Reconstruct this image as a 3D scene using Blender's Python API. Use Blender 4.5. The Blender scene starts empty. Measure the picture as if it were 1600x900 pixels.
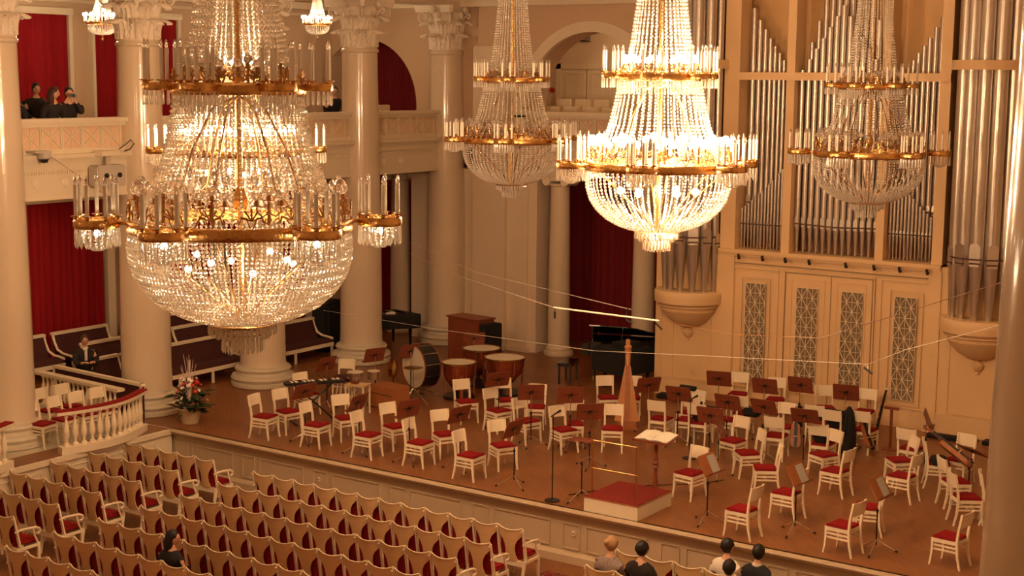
import bpy, bmesh, math, random
from mathutils import Vector, Matrix
random.seed(7)
PI = math.pi
sc = bpy.context.scene
COL = sc.collection

# ------------------------------------------------------------------ camera
CAMZ = 7.0
yaw, pit, rol = -0.600286559, 0.14195046, 0.00908449
fw = Vector((math.sin(yaw) * math.cos(pit), math.cos(yaw) * math.cos(pit), -math.sin(pit)))
rt = Vector((math.cos(yaw), -math.sin(yaw), 0))
up = rt.cross(fw)
rt2 = rt * math.cos(rol) + up * math.sin(rol)
up2 = -rt * math.sin(rol) + up * math.cos(rol)
cd = bpy.data.cameras.new('camera')
cam = bpy.data.objects.new('camera', cd)
COL.objects.link(cam)
cd.sensor_width = 36.0
cd.lens = 2314.94 / 1600 * 36.0
cd.clip_start = 0.1
cd.clip_end = 200
m3 = Matrix((rt2, up2, -fw)).transposed()
cam.matrix_world = Matrix.Translation((0, 0, CAMZ)) @ m3.to_4x4()
sc.camera = cam

# ------------------------------------------------------------------ world, exposure
w = bpy.data.worlds.new('world'); sc.world = w
w.use_nodes = True
w.node_tree.nodes['Background'].inputs[0].default_value = (1.0, .6, .32, 1)
w.node_tree.nodes['Background'].inputs[1].default_value = 0.02
sc.view_settings.view_transform = 'Standard'
sc.view_settings.look = 'None'
sc.view_settings.gamma = 1.0
sc.view_settings.use_curve_mapping = False
sc.view_settings.exposure = 0.0
WARM = (1.0, .595, .31)

def area(name, loc, size, power, rot=(0, 0, 0), color=WARM, sy=None):
    l = bpy.data.lights.new(name, 'AREA'); l.energy = power; l.color = color
    l.shape = 'RECTANGLE'; l.size = size; l.size_y = sy or size
    o = bpy.data.objects.new(name, l); o.location = loc; o.rotation_euler = rot
    COL.objects.link(o); return o
def point(name, loc, power, radius=.1, color=WARM, parent=None):
    l = bpy.data.lights.new(name, 'POINT'); l.energy = power; l.color = color; l.shadow_soft_size = radius
    o = bpy.data.objects.new(name, l); o.location = loc; o.parent = parent
    COL.objects.link(o); return o
# the hall's other lit chandeliers stand out of frame; unseen broad fills added below the ceiling give their bounce
for p_, e_ in (((-15.1, 8.2, 6.6), 150), ((-8.6, 1.4, 6.9), 14), ((-15.1, 1.4, 6.6), 150)):
    point('hall_chandelier_lamp', p_, e_, .45)
area('hall_fill', (-8.0, 5.0, 11.0), 6, 70)
area('hall_fill', (-16.5, 8.0, 11.0), 6, 70)
area('hall_fill', (-12.0, 16.5, 11.2), 7, 110)
area('hall_fill', (-12.0, 24.0, 11.2), 5, 130)
area('gallery_lamp', (-25.4, 15.0, 8.3), 1.2, 4, sy=5)
area('aisle_fill', (-25.2, 19.8, 4.45), .8, 42, sy=3)  # unseen fills added to light the aisle, where sconces would be hidden
area('aisle_fill', (-25.2, 25.4, 4.45), .8, 25, sy=4)

# ------------------------------------------------------------------ materials
def nmat(name, color, rough=.6, metal=0, noise=.0, nscale=6, bump=0, bscale=60, coat=0, spec=.5, trans=0, emit=None, estr=0, ior=1.45, stretch=(1,1,1), sheen=0):
    m = bpy.data.materials.new(name); m.use_nodes = True
    nt = m.node_tree; b = nt.nodes['Principled BSDF']
    b.inputs['Base Color'].default_value = (*color, 1)
    b.inputs['Roughness'].default_value = rough
    b.inputs['Metallic'].default_value = metal
    b.inputs['Coat Weight'].default_value = coat
    b.inputs['Coat Roughness'].default_value = .07
    b.inputs['Specular IOR Level'].default_value = spec
    b.inputs['Transmission Weight'].default_value = trans
    b.inputs['IOR'].default_value = ior
    b.inputs['Sheen Weight'].default_value = sheen
    if emit:
        b.inputs['Emission Color'].default_value = (*emit, 1)
        b.inputs['Emission Strength'].default_value = estr
    if noise or bump:
        tc = nt.nodes.new('ShaderNodeTexCoord'); mp = nt.nodes.new('ShaderNodeMapping')
        mp.inputs['Scale'].default_value = stretch
        nt.links.new(tc.outputs['Object'], mp.inputs['Vector'])
    if noise:
        n = nt.nodes.new('ShaderNodeTexNoise'); n.inputs['Scale'].default_value = nscale; n.inputs['Detail'].default_value = 3
        nt.links.new(mp.outputs[0], n.inputs['Vector'])
        mx = nt.nodes.new('ShaderNodeMix'); mx.data_type = 'RGBA'
        mx.inputs[6].default_value = (*[c * (1 - noise) for c in color], 1)
        mx.inputs[7].default_value = (*[min(1, c * (1 + noise)) for c in color], 1)
        nt.links.new(n.outputs['Fac'], mx.inputs[0]); nt.links.new(mx.outputs[2], b.inputs['Base Color'])
    if bump:
        n2 = nt.nodes.new('ShaderNodeTexNoise'); n2.inputs['Scale'].default_value = bscale
        nt.links.new(mp.outputs[0], n2.inputs['Vector'])
        bp = nt.nodes.new('ShaderNodeBump'); bp.inputs['Strength'].default_value = bump; bp.inputs['Distance'].default_value = .01
        nt.links.new(n2.outputs['Fac'], bp.inputs['Height']); nt.links.new(bp.outputs[0], b.inputs['Normal'])
    return m
M = {}
M['wall'] = nmat('wall_paint', (.72, .59, .44), .75, noise=.04, nscale=3)
M['rose'] = nmat('rose_wall_paint', (.60, .43, .29), .8, noise=.05, nscale=2)
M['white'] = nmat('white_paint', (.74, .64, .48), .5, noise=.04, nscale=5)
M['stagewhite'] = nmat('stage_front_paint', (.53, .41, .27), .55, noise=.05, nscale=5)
M['plaster'] = nmat('plaster', (.80, .70, .57), .55, noise=.06, nscale=9, bump=.15, bscale=30)
M['peach'] = nmat('peach_panel', (.74, .53, .37), .8, noise=.05)
M['marble'] = nmat('polished_column', (.68, .56, .41), .20, noise=.05, nscale=2.5, coat=1.0, stretch=(1, 1, .3))
M['base'] = nmat('column_base', (.60, .53, .40), .45, noise=.08, nscale=7)
M['platform'] = nmat('platform_edge', (.60, .55, .44), .5, noise=.08, nscale=3)
M['organ'] = nmat('organ_paint', (.72, .50, .27), .5, noise=.05, nscale=2)
M['organ_back'] = nmat('organ_inner_panel', (.66, .42, .19), .6, noise=.06, nscale=2)
M['groove'] = nmat('groove', (.32, .22, .12), .7)
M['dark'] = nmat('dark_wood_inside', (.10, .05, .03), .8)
M['pipe'] = nmat('pipe_metal', (.62, .56, .50), .30, metal=.85, noise=.06, nscale=3, stretch=(3, 3, .3))
M['pipewood'] = nmat('pipe_wood', (.28, .12, .05), .5, noise=.2, nscale=8, stretch=(4, 4, .4))
M['grille'] = nmat('grille_wire', (.80, .68, .50), .5)
M['grilleback'] = nmat('grille_cloth', (.22, .16, .09), .9, bump=.2)
M['gold'] = nmat('gilt_bronze', (.66, .38, .13), .26, metal=1, noise=.25, nscale=30, bump=.5, bscale=45)
M['bronze'] = nmat('bronze', (.42, .23, .09), .32, metal=1)
M['chrome'] = nmat('chrome', (.75, .72, .68), .12, metal=1)
M['brass'] = nmat('brass', (.80, .50, .22), .25, metal=1)
M['black'] = nmat('black_metal', (.012, .011, .011), .4)
M['blackgloss'] = nmat('black_lacquer', (.010, .009, .009), .12, coat=.6)
M['blackcloth'] = nmat('black_cloth', (.012, .011, .012), .9, bump=.3)
M['red'] = nmat('red_velvet', (.25, .008, .010), .85, noise=.15, nscale=12, bump=.2, spec=.2)
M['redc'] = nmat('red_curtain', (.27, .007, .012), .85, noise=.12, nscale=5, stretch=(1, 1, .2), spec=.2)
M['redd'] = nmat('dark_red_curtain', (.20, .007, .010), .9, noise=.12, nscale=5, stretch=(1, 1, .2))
M['maroon'] = nmat('maroon_upholstery', (.060, .012, .010), .8, noise=.2, nscale=6)
M['chair'] = nmat('chair_paint', (.84, .73, .54), .45, noise=.03, nscale=8)
M['seatback'] = nmat('seatback_veneer', (.68, .46, .23), .35, noise=.08, nscale=4, stretch=(1, 1, 6))
M['mahog'] = nmat('mahogany', (.22, .055, .025), .4, noise=.2, nscale=8, stretch=(1, 6, 1))
M['mahog2'] = nmat('light_mahogany', (.36, .13, .045), .4, noise=.2, nscale=8, stretch=(1, 6, 1))
M['paper'] = nmat('paper', (.80, .76, .64), .8)
M['print'] = nmat('printed_paper', (.45, .43, .38), .8, noise=.35, nscale=60)
M['carpet'] = nmat('podium_carpet', (.20, .014, .010), .95, noise=.2, nscale=30, bump=.4)
M['copper'] = nmat('copper_kettle', (.45, .11, .04), .25, metal=.8, noise=.1)
M['skinhead'] = nmat('drum_head', (.72, .66, .52), .5, noise=.05)
M['harpw'] = nmat('harp_maple', (.52, .22, .075), .3, noise=.15, nscale=6, stretch=(1, 1, .2), coat=.3)
M['leaf'] = nmat('dark_leaves', (.025, .055, .02), .5, noise=.3)
M['wicker'] = nmat('wicker', (.50, .38, .22), .8, bump=.6, bscale=80)
M['petalw'] = nmat('white_petals', (.85, .75, .66), .6)
M['petalr'] = nmat('red_petals', (.60, .04, .03), .6)
M['twig'] = nmat('white_twigs', (.75, .62, .55), .7)
M['grey'] = nmat('grey_plastic', (.50, .44, .38), .6)
M['lens'] = nmat('dark_lens', (.02, .02, .02), .1)
M['signg'] = nmat('sign_green', (.02, .09, .04), .5)
M['alarm'] = nmat('alarm_red', (.5, .02, .02), .4)
M['wire'] = nmat('pale_wire', (.75, .68, .58), .5)
M['crystal'] = nmat('crystal', (.98, .93, .84), .08, trans=.72, ior=1.55, spec=.8)
M['glass'] = nmat('clear_bulb', (.95, .92, .88), .05, trans=.9, ior=1.4)
M['candle'] = nmat('candle_sleeve', (.70, .64, .54), .5)
M['lit'] = nmat('lit_bulb', (1, .9, .75), .4, emit=(1.0, .80, .52), estr=110)
M['litcandle'] = nmat('candle_sleeve_lit', (.85, .78, .66), .5)  # lighter copy of the sleeve, the bulbs' light put into its colour
M['skin'] = nmat('skin', (.62, .34, .22), .55, noise=.05)
M['hairk'] = nmat('black_hair', (.010, .007, .006), .5)
M['hairb'] = nmat('brown_hair', (.06, .022, .012), .5)
M['hairw'] = nmat('blonde_hair', (.50, .30, .15), .6, bump=.5)
M['shirtw'] = nmat('white_shirt', (.72, .66, .58), .8)
M['vest'] = nmat('black_vest', (.012, .012, .016), .85)
M['suit'] = nmat('dark_suit', (.020, .014, .014), .85)
M['print2'] = nmat('patterned_blouse', (.28, .22, .20), .85, noise=.9, nscale=40)

def floor_mat(name, c1, c2, rough=.28, scale=1.0):
    m = bpy.data.materials.new(name); m.use_nodes = True; nt = m.node_tree; b = nt.nodes['Principled BSDF']
    tc = nt.nodes.new('ShaderNodeTexCoord')
    mp = nt.nodes.new('ShaderNodeMapping'); mp.inputs['Rotation'].default_value = (0, 0, PI / 4)
    nt.links.new(tc.outputs['Object'], mp.inputs['Vector'])
    br = nt.nodes.new('ShaderNodeTexBrick'); br.inputs['Scale'].default_value = 1.0 * scale
    br.inputs['Brick Width'].default_value = .42; br.inputs['Row Height'].default_value = .085
    br.inputs['Mortar Size'].default_value = .003; br.inputs['Color1'].default_value = (*c1, 1); br.inputs['Color2'].default_value = (*c2, 1)
    br.inputs['Mortar'].default_value = (*[c * .45 for c in c1], 1)
    nt.links.new(mp.outputs[0], br.inputs['Vector'])
    n = nt.nodes.new('ShaderNodeTexNoise'); n.inputs['Scale'].default_value = .9; n.inputs['Detail'].default_value = 5
    nt.links.new(tc.outputs['Object'], n.inputs['Vector'])
    mx = nt.nodes.new('ShaderNodeMix'); mx.data_type = 'RGBA'; mx.blend_type = 'MULTIPLY'; mx.inputs[0].default_value = .55
    rp = nt.nodes.new('ShaderNodeValToRGB'); rp.color_ramp.elements[0].position = .3; rp.color_ramp.elements[0].color = (.55, .5, .45, 1)
    rp.color_ramp.elements[1].position = .7; rp.color_ramp.elements[1].color = (1, 1, 1, 1)
    nt.links.new(n.outputs['Fac'], rp.inputs[0]); nt.links.new(br.outputs['Color'], mx.inputs[6]); nt.links.new(rp.outputs[0], mx.inputs[7])
    nt.links.new(mx.outputs[2], b.inputs['Base Color'])
    b.inputs['Roughness'].default_value = rough
    n3 = nt.nodes.new('ShaderNodeTexNoise'); n3.inputs['Scale'].default_value = 4
    nt.links.new(tc.outputs['Object'], n3.inputs['Vector'])
    bp = nt.nodes.new('ShaderNodeBump'); bp.inputs['Strength'].default_value = .12; bp.inputs['Distance'].default_value = .02
    nt.links.new(n3.outputs['Fac'], bp.inputs['Height']); nt.links.new(bp.outputs[0], b.inputs['Normal'])
    return m
M['stagefloor'] = floor_mat('stage_parquet', (.30, .115, .034), (.25, .09, .027), .36)
M['hallfloor'] = floor_mat('hall_parquet', (.29, .11, .035), (.21, .075, .024), .35)
def rug_mat():
    m = bpy.data.materials.new('rug_pattern'); m.use_nodes = True; nt = m.node_tree; b = nt.nodes['Principled BSDF']
    tc = nt.nodes.new('ShaderNodeTexCoord'); v = nt.nodes.new('ShaderNodeTexVoronoi'); v.inputs['Scale'].default_value = 7
    nt.links.new(tc.outputs['Object'], v.inputs['Vector'])
    rp = nt.nodes.new('ShaderNodeValToRGB'); rp.color_ramp.interpolation = 'CONSTANT'
    e = rp.color_ramp.elements; e[0].color = (.28, .015, .012, 1); e[1].position = .34; e[1].color = (.05, .012, .015, 1)
    x = e.new(.5); x.color = (.30, .16, .08, 1); y = e.new(.58); y.color = (.22, .012, .012, 1)
    nt.links.new(v.outputs['Distance'], rp.inputs[0]); nt.links.new(rp.outputs[0], b.inputs['Base Color'])
    b.inputs['Roughness'].default_value = .95
    return m
M['rug'] = rug_mat()

# ------------------------------------------------------------------ mesh helpers
class MB:
    def __init__(s): s.v = []; s.f = []; s.mi = []; s.cur = 0
    def add(s, vs, fs):
        n = len(s.v); s.v += [tuple(v) for v in vs]
        for f in fs: s.f.append(tuple(i + n for i in f)); s.mi.append(s.cur)
        return s
    def box(s, a, b, T=None):
        x0, y0, z0 = a; x1, y1, z1 = b
        vs = [(x0,y0,z0),(x1,y0,z0),(x1,y1,z0),(x0,y1,z0),(x0,y0,z1),(x1,y0,z1),(x1,y1,z1),(x0,y1,z1)]
        if T: vs = [T @ Vector(v) for v in vs]
        return s.add(vs, [(0,3,2,1),(4,5,6,7),(0,1,5,4),(1,2,6,5),(2,3,7,6),(3,0,4,7)])
    def hexa(s, lo, hi):    # two quads (lists of 4 points), joined
        return s.add(list(lo) + list(hi), [(0,3,2,1),(4,5,6,7),(0,1,5,4),(1,2,6,5),(2,3,7,6),(3,0,4,7)])
    def tube(s, p, r, seg=8, cap=True, closed=False):  # p: points, r: radius or list
        p = [Vector(q) for q in p]; n = len(p)
        R = r if isinstance(r, (list, tuple)) else [r] * n
        rings = []; prev = None
        for i in range(n):
            if closed: t = p[(i + 1) % n] - p[i - 1]
            else: t = p[min(i + 1, n - 1)] - p[max(i - 1, 0)]
            if t.length < 1e-9: t = Vector((0, 0, 1))
            t.normalize()
            if prev is None:
                a = Vector((1, 0, 0)) if abs(t.x) < .8 else Vector((0, 1, 0))
                u = t.cross(a).normalized()
            else:
                u = (prev - t * prev.dot(t))
                u = u.normalized() if u.length > 1e-6 else t.orthogonal().normalized()
            prev = u; w_ = t.cross(u)
            rings.append([p[i] + (u * math.cos(2*PI*k/seg) + w_ * math.sin(2*PI*k/seg)) * R[i] for k in range(seg)])
        vs = [v for ring in rings for v in ring]; fs = []
        for i in range(n if closed else n - 1):
            j = (i + 1) % n
            for k in range(seg):
                l = (k + 1) % seg
                fs.append((i*seg+k, i*seg+l, j*seg+l, j*seg+k))
        if cap and not closed:
            fs.append(tuple(reversed(range(seg)))); fs.append(tuple((n-1)*seg + k for k in range(seg)))
        return s.add(vs, fs)
    def lathe(s, prof, seg=24, c=(0,0,0), a0=0, a1=2*PI, axis='z', cap=True):
        full = abs(a1 - a0 - 2*PI) < 1e-6; n = seg if full else seg + 1; vs = []
        for (r, z) in prof:
            for k in range(n):
                a = a0 + (a1 - a0) * k / seg
                q = (r*math.cos(a), r*math.sin(a), z)
                if axis == 'x': q = (q[2], q[0], q[1])
                if axis == 'y': q = (q[1], q[2], q[0])
                vs.append((c[0]+q[0], c[1]+q[1], c[2]+q[2]))
        fs = []
        for i in range(len(prof)-1):
            for k in range(n if full else n-1):
                l = (k+1) % n
                fs.append((i*n+k, i*n+l, (i+1)*n+l, (i+1)*n+k))
        if cap and full:
            if prof[0][0] > 1e-4: fs.append(tuple(reversed(range(n))))
            if prof[-1][0] > 1e-4: fs.append(tuple((len(prof)-1)*n + k for k in range(n)))
        return s.add(vs, fs)
    def prism(s, pts, h0, h1, plane='xy'):   # polygon extruded along the third axis
        n = len(pts)
        def q(p, h):
            return (p[0], p[1], h) if plane == 'xy' else ((p[0], h, p[1]) if plane == 'xz' else (h, p[0], p[1]))
        vs = [q(p, h0) for p in pts] + [q(p, h1) for p in pts]
        fs = [tuple(range(n-1, -1, -1)), tuple(range(n, 2*n))] + [(i, (i+1) % n, n+(i+1) % n, n+i) for i in range(n)]
        return s.add(vs, fs)
    def grid(s, fn, nu, nv, thick=0):
        vs = [fn(i/nu, j/nv) for j in range(nv+1) for i in range(nu+1)]
        fs = [(j*(nu+1)+i, j*(nu+1)+i+1, (j+1)*(nu+1)+i+1, (j+1)*(nu+1)+i) for j in range(nv) for i in range(nu)]
        return s.add(vs, fs)
    def xf(s, T, start=0):
        s.v[start:] = [tuple(T @ Vector(v)) for v in s.v[start:]]; return s
    def mesh(s, name, mats, smooth=False, fix=False):
        me = bpy.data.meshes.new(name); me.from_pydata(s.v, [], s.f)
        mats = mats if isinstance(mats, (list, tuple)) else [mats]
        for m in mats: me.materials.append(M[m] if isinstance(m, str) else m)
        if any(s.mi): me.polygons.foreach_set('material_index', s.mi)
        if fix:
            bm = bmesh.new(); bm.from_mesh(me); bmesh.ops.recalc_face_normals(bm, faces=bm.faces); bm.to_mesh(me); bm.free()
        if smooth:
            me.polygons.foreach_set('use_smooth', [True] * len(me.polygons))
            try: me.set_sharp_from_angle(angle=math.radians(38))
            except Exception: pass
        me.update(); return me
    def build(s, name, mats, parent=None, smooth=False, loc=(0,0,0), rz=0, fix=True):
        return link(name, s.mesh(name, mats, smooth, fix), parent, loc, rz)

def link(name, me, parent=None, loc=(0,0,0), rz=0):
    o = bpy.data.objects.new(name, me); o.location = loc; o.rotation_euler = (0, 0, rz)
    if parent is not None: o.parent = parent
    COL.objects.link(o); return o
def tag(o, label=None, cat=None, group=None, kind=None):
    if label: o['label'] = label
    if cat: o['category'] = cat
    if group: o['group'] = group
    if kind: o['kind'] = kind
    return o
def thing(name, label, cat, loc=(0,0,0), rz=0, group=None):
    o = bpy.data.objects.new(name, None); o.empty_display_size = .1
    o.location = loc; o.rotation_euler = (0, 0, rz); COL.objects.link(o)
    return tag(o, label, cat, group)
def struct(name, mb, mats, smooth=False, parent=None, label=None):
    o = mb.build(name, mats, parent, smooth)
    if parent is None: o['kind'] = 'structure'
    if label: o['label'] = label
    return o
def stuff(o): o['kind'] = 'stuff'; return o
def inst(proto, name, label, cat, loc, rz, group=None, scale=None):
    """proto: list of (part name, mesh, index of parent part or None, offset, rotation)"""
    r = thing(name, label, cat, loc, rz, group)
    if scale: r.scale = (scale,) * 3
    made = []
    for (n, me, pi, off, rot) in proto:
        o = link(n, me, r if pi is None else made[pi], off, rot); made.append(o)
    return r
ORD = ['first','second','third','fourth','fifth','sixth','seventh','eighth','ninth','tenth','eleventh','twelfth','thirteenth','fourteenth']
def rot(a): return Matrix.Rotation(a, 4, 'Z')
def TR(x, y, z): return Matrix.Translation((x, y, z))
# ------------------------------------------------------------------ the setting
HF = -0.93    # audience floor level; the stage floor is z = 0
CX = -23.4    # colonnade axis
CY = [17.28, 20.73, 24.17, 27.62, 31.08]
struct('floor', MB().box((-30, -4, HF-.1), (2, 20.05, HF)), 'hallfloor')
struct('stage_floor', MB().box((-28.2, 19.95, -.12), (1.0, 34.5, 0)), 'stagefloor')
struct('side_platform', MB().box((-28.2, -4, HF), (-21.9, 19.95, -.004)), 'platform')
struct('side_platform_border', MB().box((-22.4, -4, -.02), (-21.86, 19.9, 0.004)), 'hallfloor')
struct('ceiling', MB().box((-30, -4, 12.0), (2, 37, 12.2)), 'wall')
struct('wall_right', MB().box((1.0, -4, HF), (1.2, 37, 12)), 'wall')
struct('wall_rear', MB().box((-30, -4.2, HF), (1.2, -4, 12)), 'wall')

# dado of the left platform
d = struct('wall_platform', MB().box((-21.9, -4, HF), (-21.84, 19.95, -.02)), 'white')
mb = MB().box((-21.84, -4, -.10), (-21.78, 19.9, -.0))
mb.box((-21.84, -4, HF), (-21.79, 19.9, HF+.14)); mb.build('moulding', 'white', d)
def frame(mb, y0, z0, y1, z1, x, wd=.02, t=.018, plane='yz'):
    def b(a0, c0, a1, c1):
        if plane == 'yz': mb.box((x, a0, c0), (x+t, a1, c1))
        else: mb.box((a0, x, c0), (a1, x+t, c1))
    b(y0, z0, y1, z0+wd); b(y0, z1-wd, y1, z1); b(y0, z0+wd, y0+wd, z1-wd); b(y1-wd, z0+wd, y1, z1-wd)
for k in range(9):
    y = 19.5 - k*1.35
    m_ = MB(); frame(m_, y-1.15, -.66, y, -.22, -21.84); m_.build('panel_frame', 'white', d)

# stage front with its panels
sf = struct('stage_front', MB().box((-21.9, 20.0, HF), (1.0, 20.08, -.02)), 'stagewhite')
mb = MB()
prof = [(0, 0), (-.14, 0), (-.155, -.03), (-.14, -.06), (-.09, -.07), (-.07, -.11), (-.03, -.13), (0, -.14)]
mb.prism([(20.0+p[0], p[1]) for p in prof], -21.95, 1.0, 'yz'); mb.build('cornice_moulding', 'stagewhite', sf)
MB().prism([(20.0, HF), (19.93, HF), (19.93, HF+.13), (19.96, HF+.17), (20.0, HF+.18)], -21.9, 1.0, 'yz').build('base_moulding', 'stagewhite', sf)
x = -21.55
wide = True; k = 0
edges = []
x = -18.24 - 1.87*2 + .0
period = 1.83
x0 = -21.90
while x0 < .6:
    for (a, b_) in ((.0+.12, .46), (.57, 1.70)):
        xa, xb = x0 + a, min(x0 + b_, .95)
        if xb - xa > .1:
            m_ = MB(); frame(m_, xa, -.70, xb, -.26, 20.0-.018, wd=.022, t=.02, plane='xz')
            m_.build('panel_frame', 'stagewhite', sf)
    x0 += period
for xx in (-17.98, -12.41):
    s_ = tag(MB().box((-.03, -.025, -.04), (.03, 0, .04)).build('wall_socket', 'white', None, loc=(xx, 19.998, -.42)), 'small white socket on the stage front, ' + ('left end' if xx < -15 else 'near the mottled red rug'), 'socket')
    MB().lathe([(0, 0), (.012, 0), (.012, .008), (0, .008)], 8).xf(Matrix.Rotation(PI/2, 4, 'X')).build('socket_hole', 'dark', s_, loc=(0, -.026, 0))

# outer back wall of the aisle (below) and gallery (above)
BW = -27.5
struct('wall_left', MB().box((BW-.2, -4, 0), (BW, 33, 12)), 'rose')
struct('gallery_floor', MB().box((BW, -4, 4.60), (CX-.25, 31.3, 5.38)), 'wall')
# windows' curtains with architraves
def curtain_mesh(wd, h, folds, amp=.032, nv=3):
    m_ = MB()
    n = folds*10
    rnd = random.Random(folds)
    ph = [rnd.uniform(-.5, .5) for _ in range(folds+1)]
    def fn(u, v):
        s_ = u*folds
        return (amp*math.sin(2*PI*s_ + 1.1*math.sin(1.7*s_+folds))*(.55+.45*math.sin(.9*s_+1)**2), u*wd, v*h)
    m_.grid(fn, n, nv)
    def fn2(u, v):
        p = fn(u, v); return (p[0]-.012, p[1], p[2])
    m_.grid(fn2, n, nv)
    return m_
def curtain(x, y0, y1, z0, z1, mat, label, plane='x'):
    m_ = curtain_mesh(y1-y0, z1-z0, max(4, int((y1-y0)/.19)))
    if plane == 'y': m_.xf(Matrix.Rotation(-PI/2, 4, 'Z'))   # runs along +x, folds facing -y
    o = m_.build('curtain', mat, None, smooth=True, loc=(x, y0, z0) if plane == 'x' else (x, y0, z0), fix=False)
    return o
def curtain_x(x, y0, y1, z0, z1, mat, label):
    o = curtain_mesh(y1-y0, z1-z0, max(4, int((y1-y0)/.19))).build('curtain', mat, None, smooth=True, loc=(x, y0, z0), fix=False)
    return tag(o, label, 'curtain')
def curtain_y(y, x0, x1, z0, z1, mat, label):
    m_ = curtain_mesh(x1-x0, z1-z0, max(4, int((x1-x0)/.19))); m_.xf(Matrix.Rotation(-PI/2, 4, 'Z'))
    o = m_.build('curtain', mat, None, smooth=True, loc=(x0, y, z0), fix=False)
    return tag(o, label, 'curtain')
names = ['behind the leftmost columns', 'between the second and third columns', 'behind the third column']
for i in range(3):
    ye = 23.0 + i*3.45
    wl = 2.9
    curtain_x(BW+.14, ye-wl, ye, .05, 4.1, 'redc', 'tall bright red curtain in the lower aisle, %s from the left' % ORD[i])
    bx = tag(MB().box((0, 0, 0), (.30, wl+.1, .16)).build('curtain_box', 'white', None, loc=(BW, ye-wl-.05, 4.1)), 'cream pelmet above the lower red curtain, %s from the left' % ORD[i], 'pelmet')
for i in range(2):
    ye = 22.2 + i*3.27
    curtain_x(BW+.12, ye-2.5, ye, 5.42, 8.27, 'redc', 'red curtain on the upper gallery wall, ' + ('behind the photographers' if i == 0 else 'right of the second column'))
    mb = MB(); mb.box((BW, ye-2.6, 8.27), (BW+.2, ye+.12, 8.42)); mb.box((BW, ye+.02, 5.4), (BW+.16, ye+.12, 8.27)); mb.box((BW, ye-2.6, 5.4), (BW+.16, ye-2.52, 8.27))
    struct('window_frame', mb, 'white')
mb = MB(); mb.box((BW, -4, 8.55), (BW+.1, 31.3, 8.62)); mb.box((BW, -4, 8.72), (BW+.22, 31.3, 8.9)); struct('trim_gallery', mb, 'wall')
for i in range(6):   # wall pilasters
    y = 23.12 + (i-2)*3.45
    m_ = MB().box((BW, y, 0), (BW+.16, y+.22, 4.6)); m_.box((BW, y-.04, 4.2), (BW+.22, y+.26, 4.36))
    o = struct('wall_pilaster', m_, 'white')
    o2 = struct('wall_pilaster', MB().box((BW, y+.45, 5.38), (BW+.1, y+.75, 8.55)), 'rose')

# entablature above the columns, and along the end wall
mb = MB(); mb.box((CX-.5, -4, 8.78), (CX+.5, 31.6, 9.5)); mb.box((CX-.56, -4, 9.5), (CX+.62, 31.6, 9.75)); mb.box((CX-.5, -4, 9.75), (CX+.5, 31.6, 12))
struct('entablature_left', mb, 'wall')
mb = MB(); mb.box((-28, 30.98, 8.74), (-13.5, 31.3, 9.3)); mb.box((-28, 30.85, 9.3), (-13.5, 31.3, 9.5)); mb.box((-28, 31.0, 9.5), (-13.5, 31.3, 12))
struct('entablature_end', mb, 'white')

# balcony fronts between the columns
def xpanel(w_=.475, h=.42):
    m_ = MB(); t = .022
    m_.box((.0, -w_/2, 0), (.03, -w_/2+.03, h)); m_.box((.0, w_/2-.03, 0), (.03, w_/2, h))
    L = math.hypot(w_, h); a = math.atan2(h, w_)
    for s_ in (1, -1):
        m_.box((0, -L/2, -t/2), (.022, L/2, t/2), TR(0, 0, h/2) @ Matrix.Rotation(s_*a, 4, 'X'))
    m_.box((0, -.008, 0), (.014, .008, h))
    return m_.mesh('lattice_panel', 'white', fix=True)
XP = xpanel()
def balcony(y0, y1, n, lab):
    b = MB().box((CX-.25, y0, 4.57), (CX+.08, y1, 5.36)).build('balcony_front', 'white', None)
    tag(b, None, None); b['kind'] = 'structure'
    m_ = MB().box((CX-.2, y0, 5.36), (CX+.20, y1, 5.44)); m_.box((CX-.2, y0, 5.30), (CX+.14, y1, 5.36)); m_.build('ledge', 'white', b)
    m_ = MB().box((CX-.1, y0, 5.44), (CX+.06, y1, 5.54)); m_.box((CX-.12, y0, 5.96), (CX+.07, y1, 6.04)); m_.box((CX-.18, y0, 6.04), (CX+.13, y1, 6.12))
    m_.build('top_rail', 'white', b)
    MB().box((CX-.08, y0, 5.54), (CX-.02, y1, 5.96)).build('infill', 'peach', b)
    c = (y0+y1)/2
    for k in range(n):
        link('lattice_panel', XP, b, (CX-.02, c + (k-(n-1)/2)*.485, 5.54))
    m_ = MB()
    for k in range(int((y1-y0)/.055)): m_.box((CX+.08, y0+.01+k*.055, 5.06), (CX+.10, y0+.035+k*.055, 5.12))
    m_.box((CX+.08, y0, 5.14), (CX+.105, y1, 5.17)); m_.box((CX+.08, y0, 4.57), (CX+.1, y1, 4.63))
    stuff(m_.build('dentil_band', 'white', b))
    for k in (-.35, .35):
        m_ = MB().lathe([(.0, .02), (.03, .025), (.05, .01), (.07, .02), (.09, .0)], 14).xf(Matrix.Rotation(PI/2, 4, 'Y'))
        m_.build('rosette', 'plaster', b, loc=(CX+.08, c-.6+k, 4.88))
    return b
prev = 13.83
for i, y in enumerate(CY):
    balcony(prev+.40, y-.40, 5, i); prev = y

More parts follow.
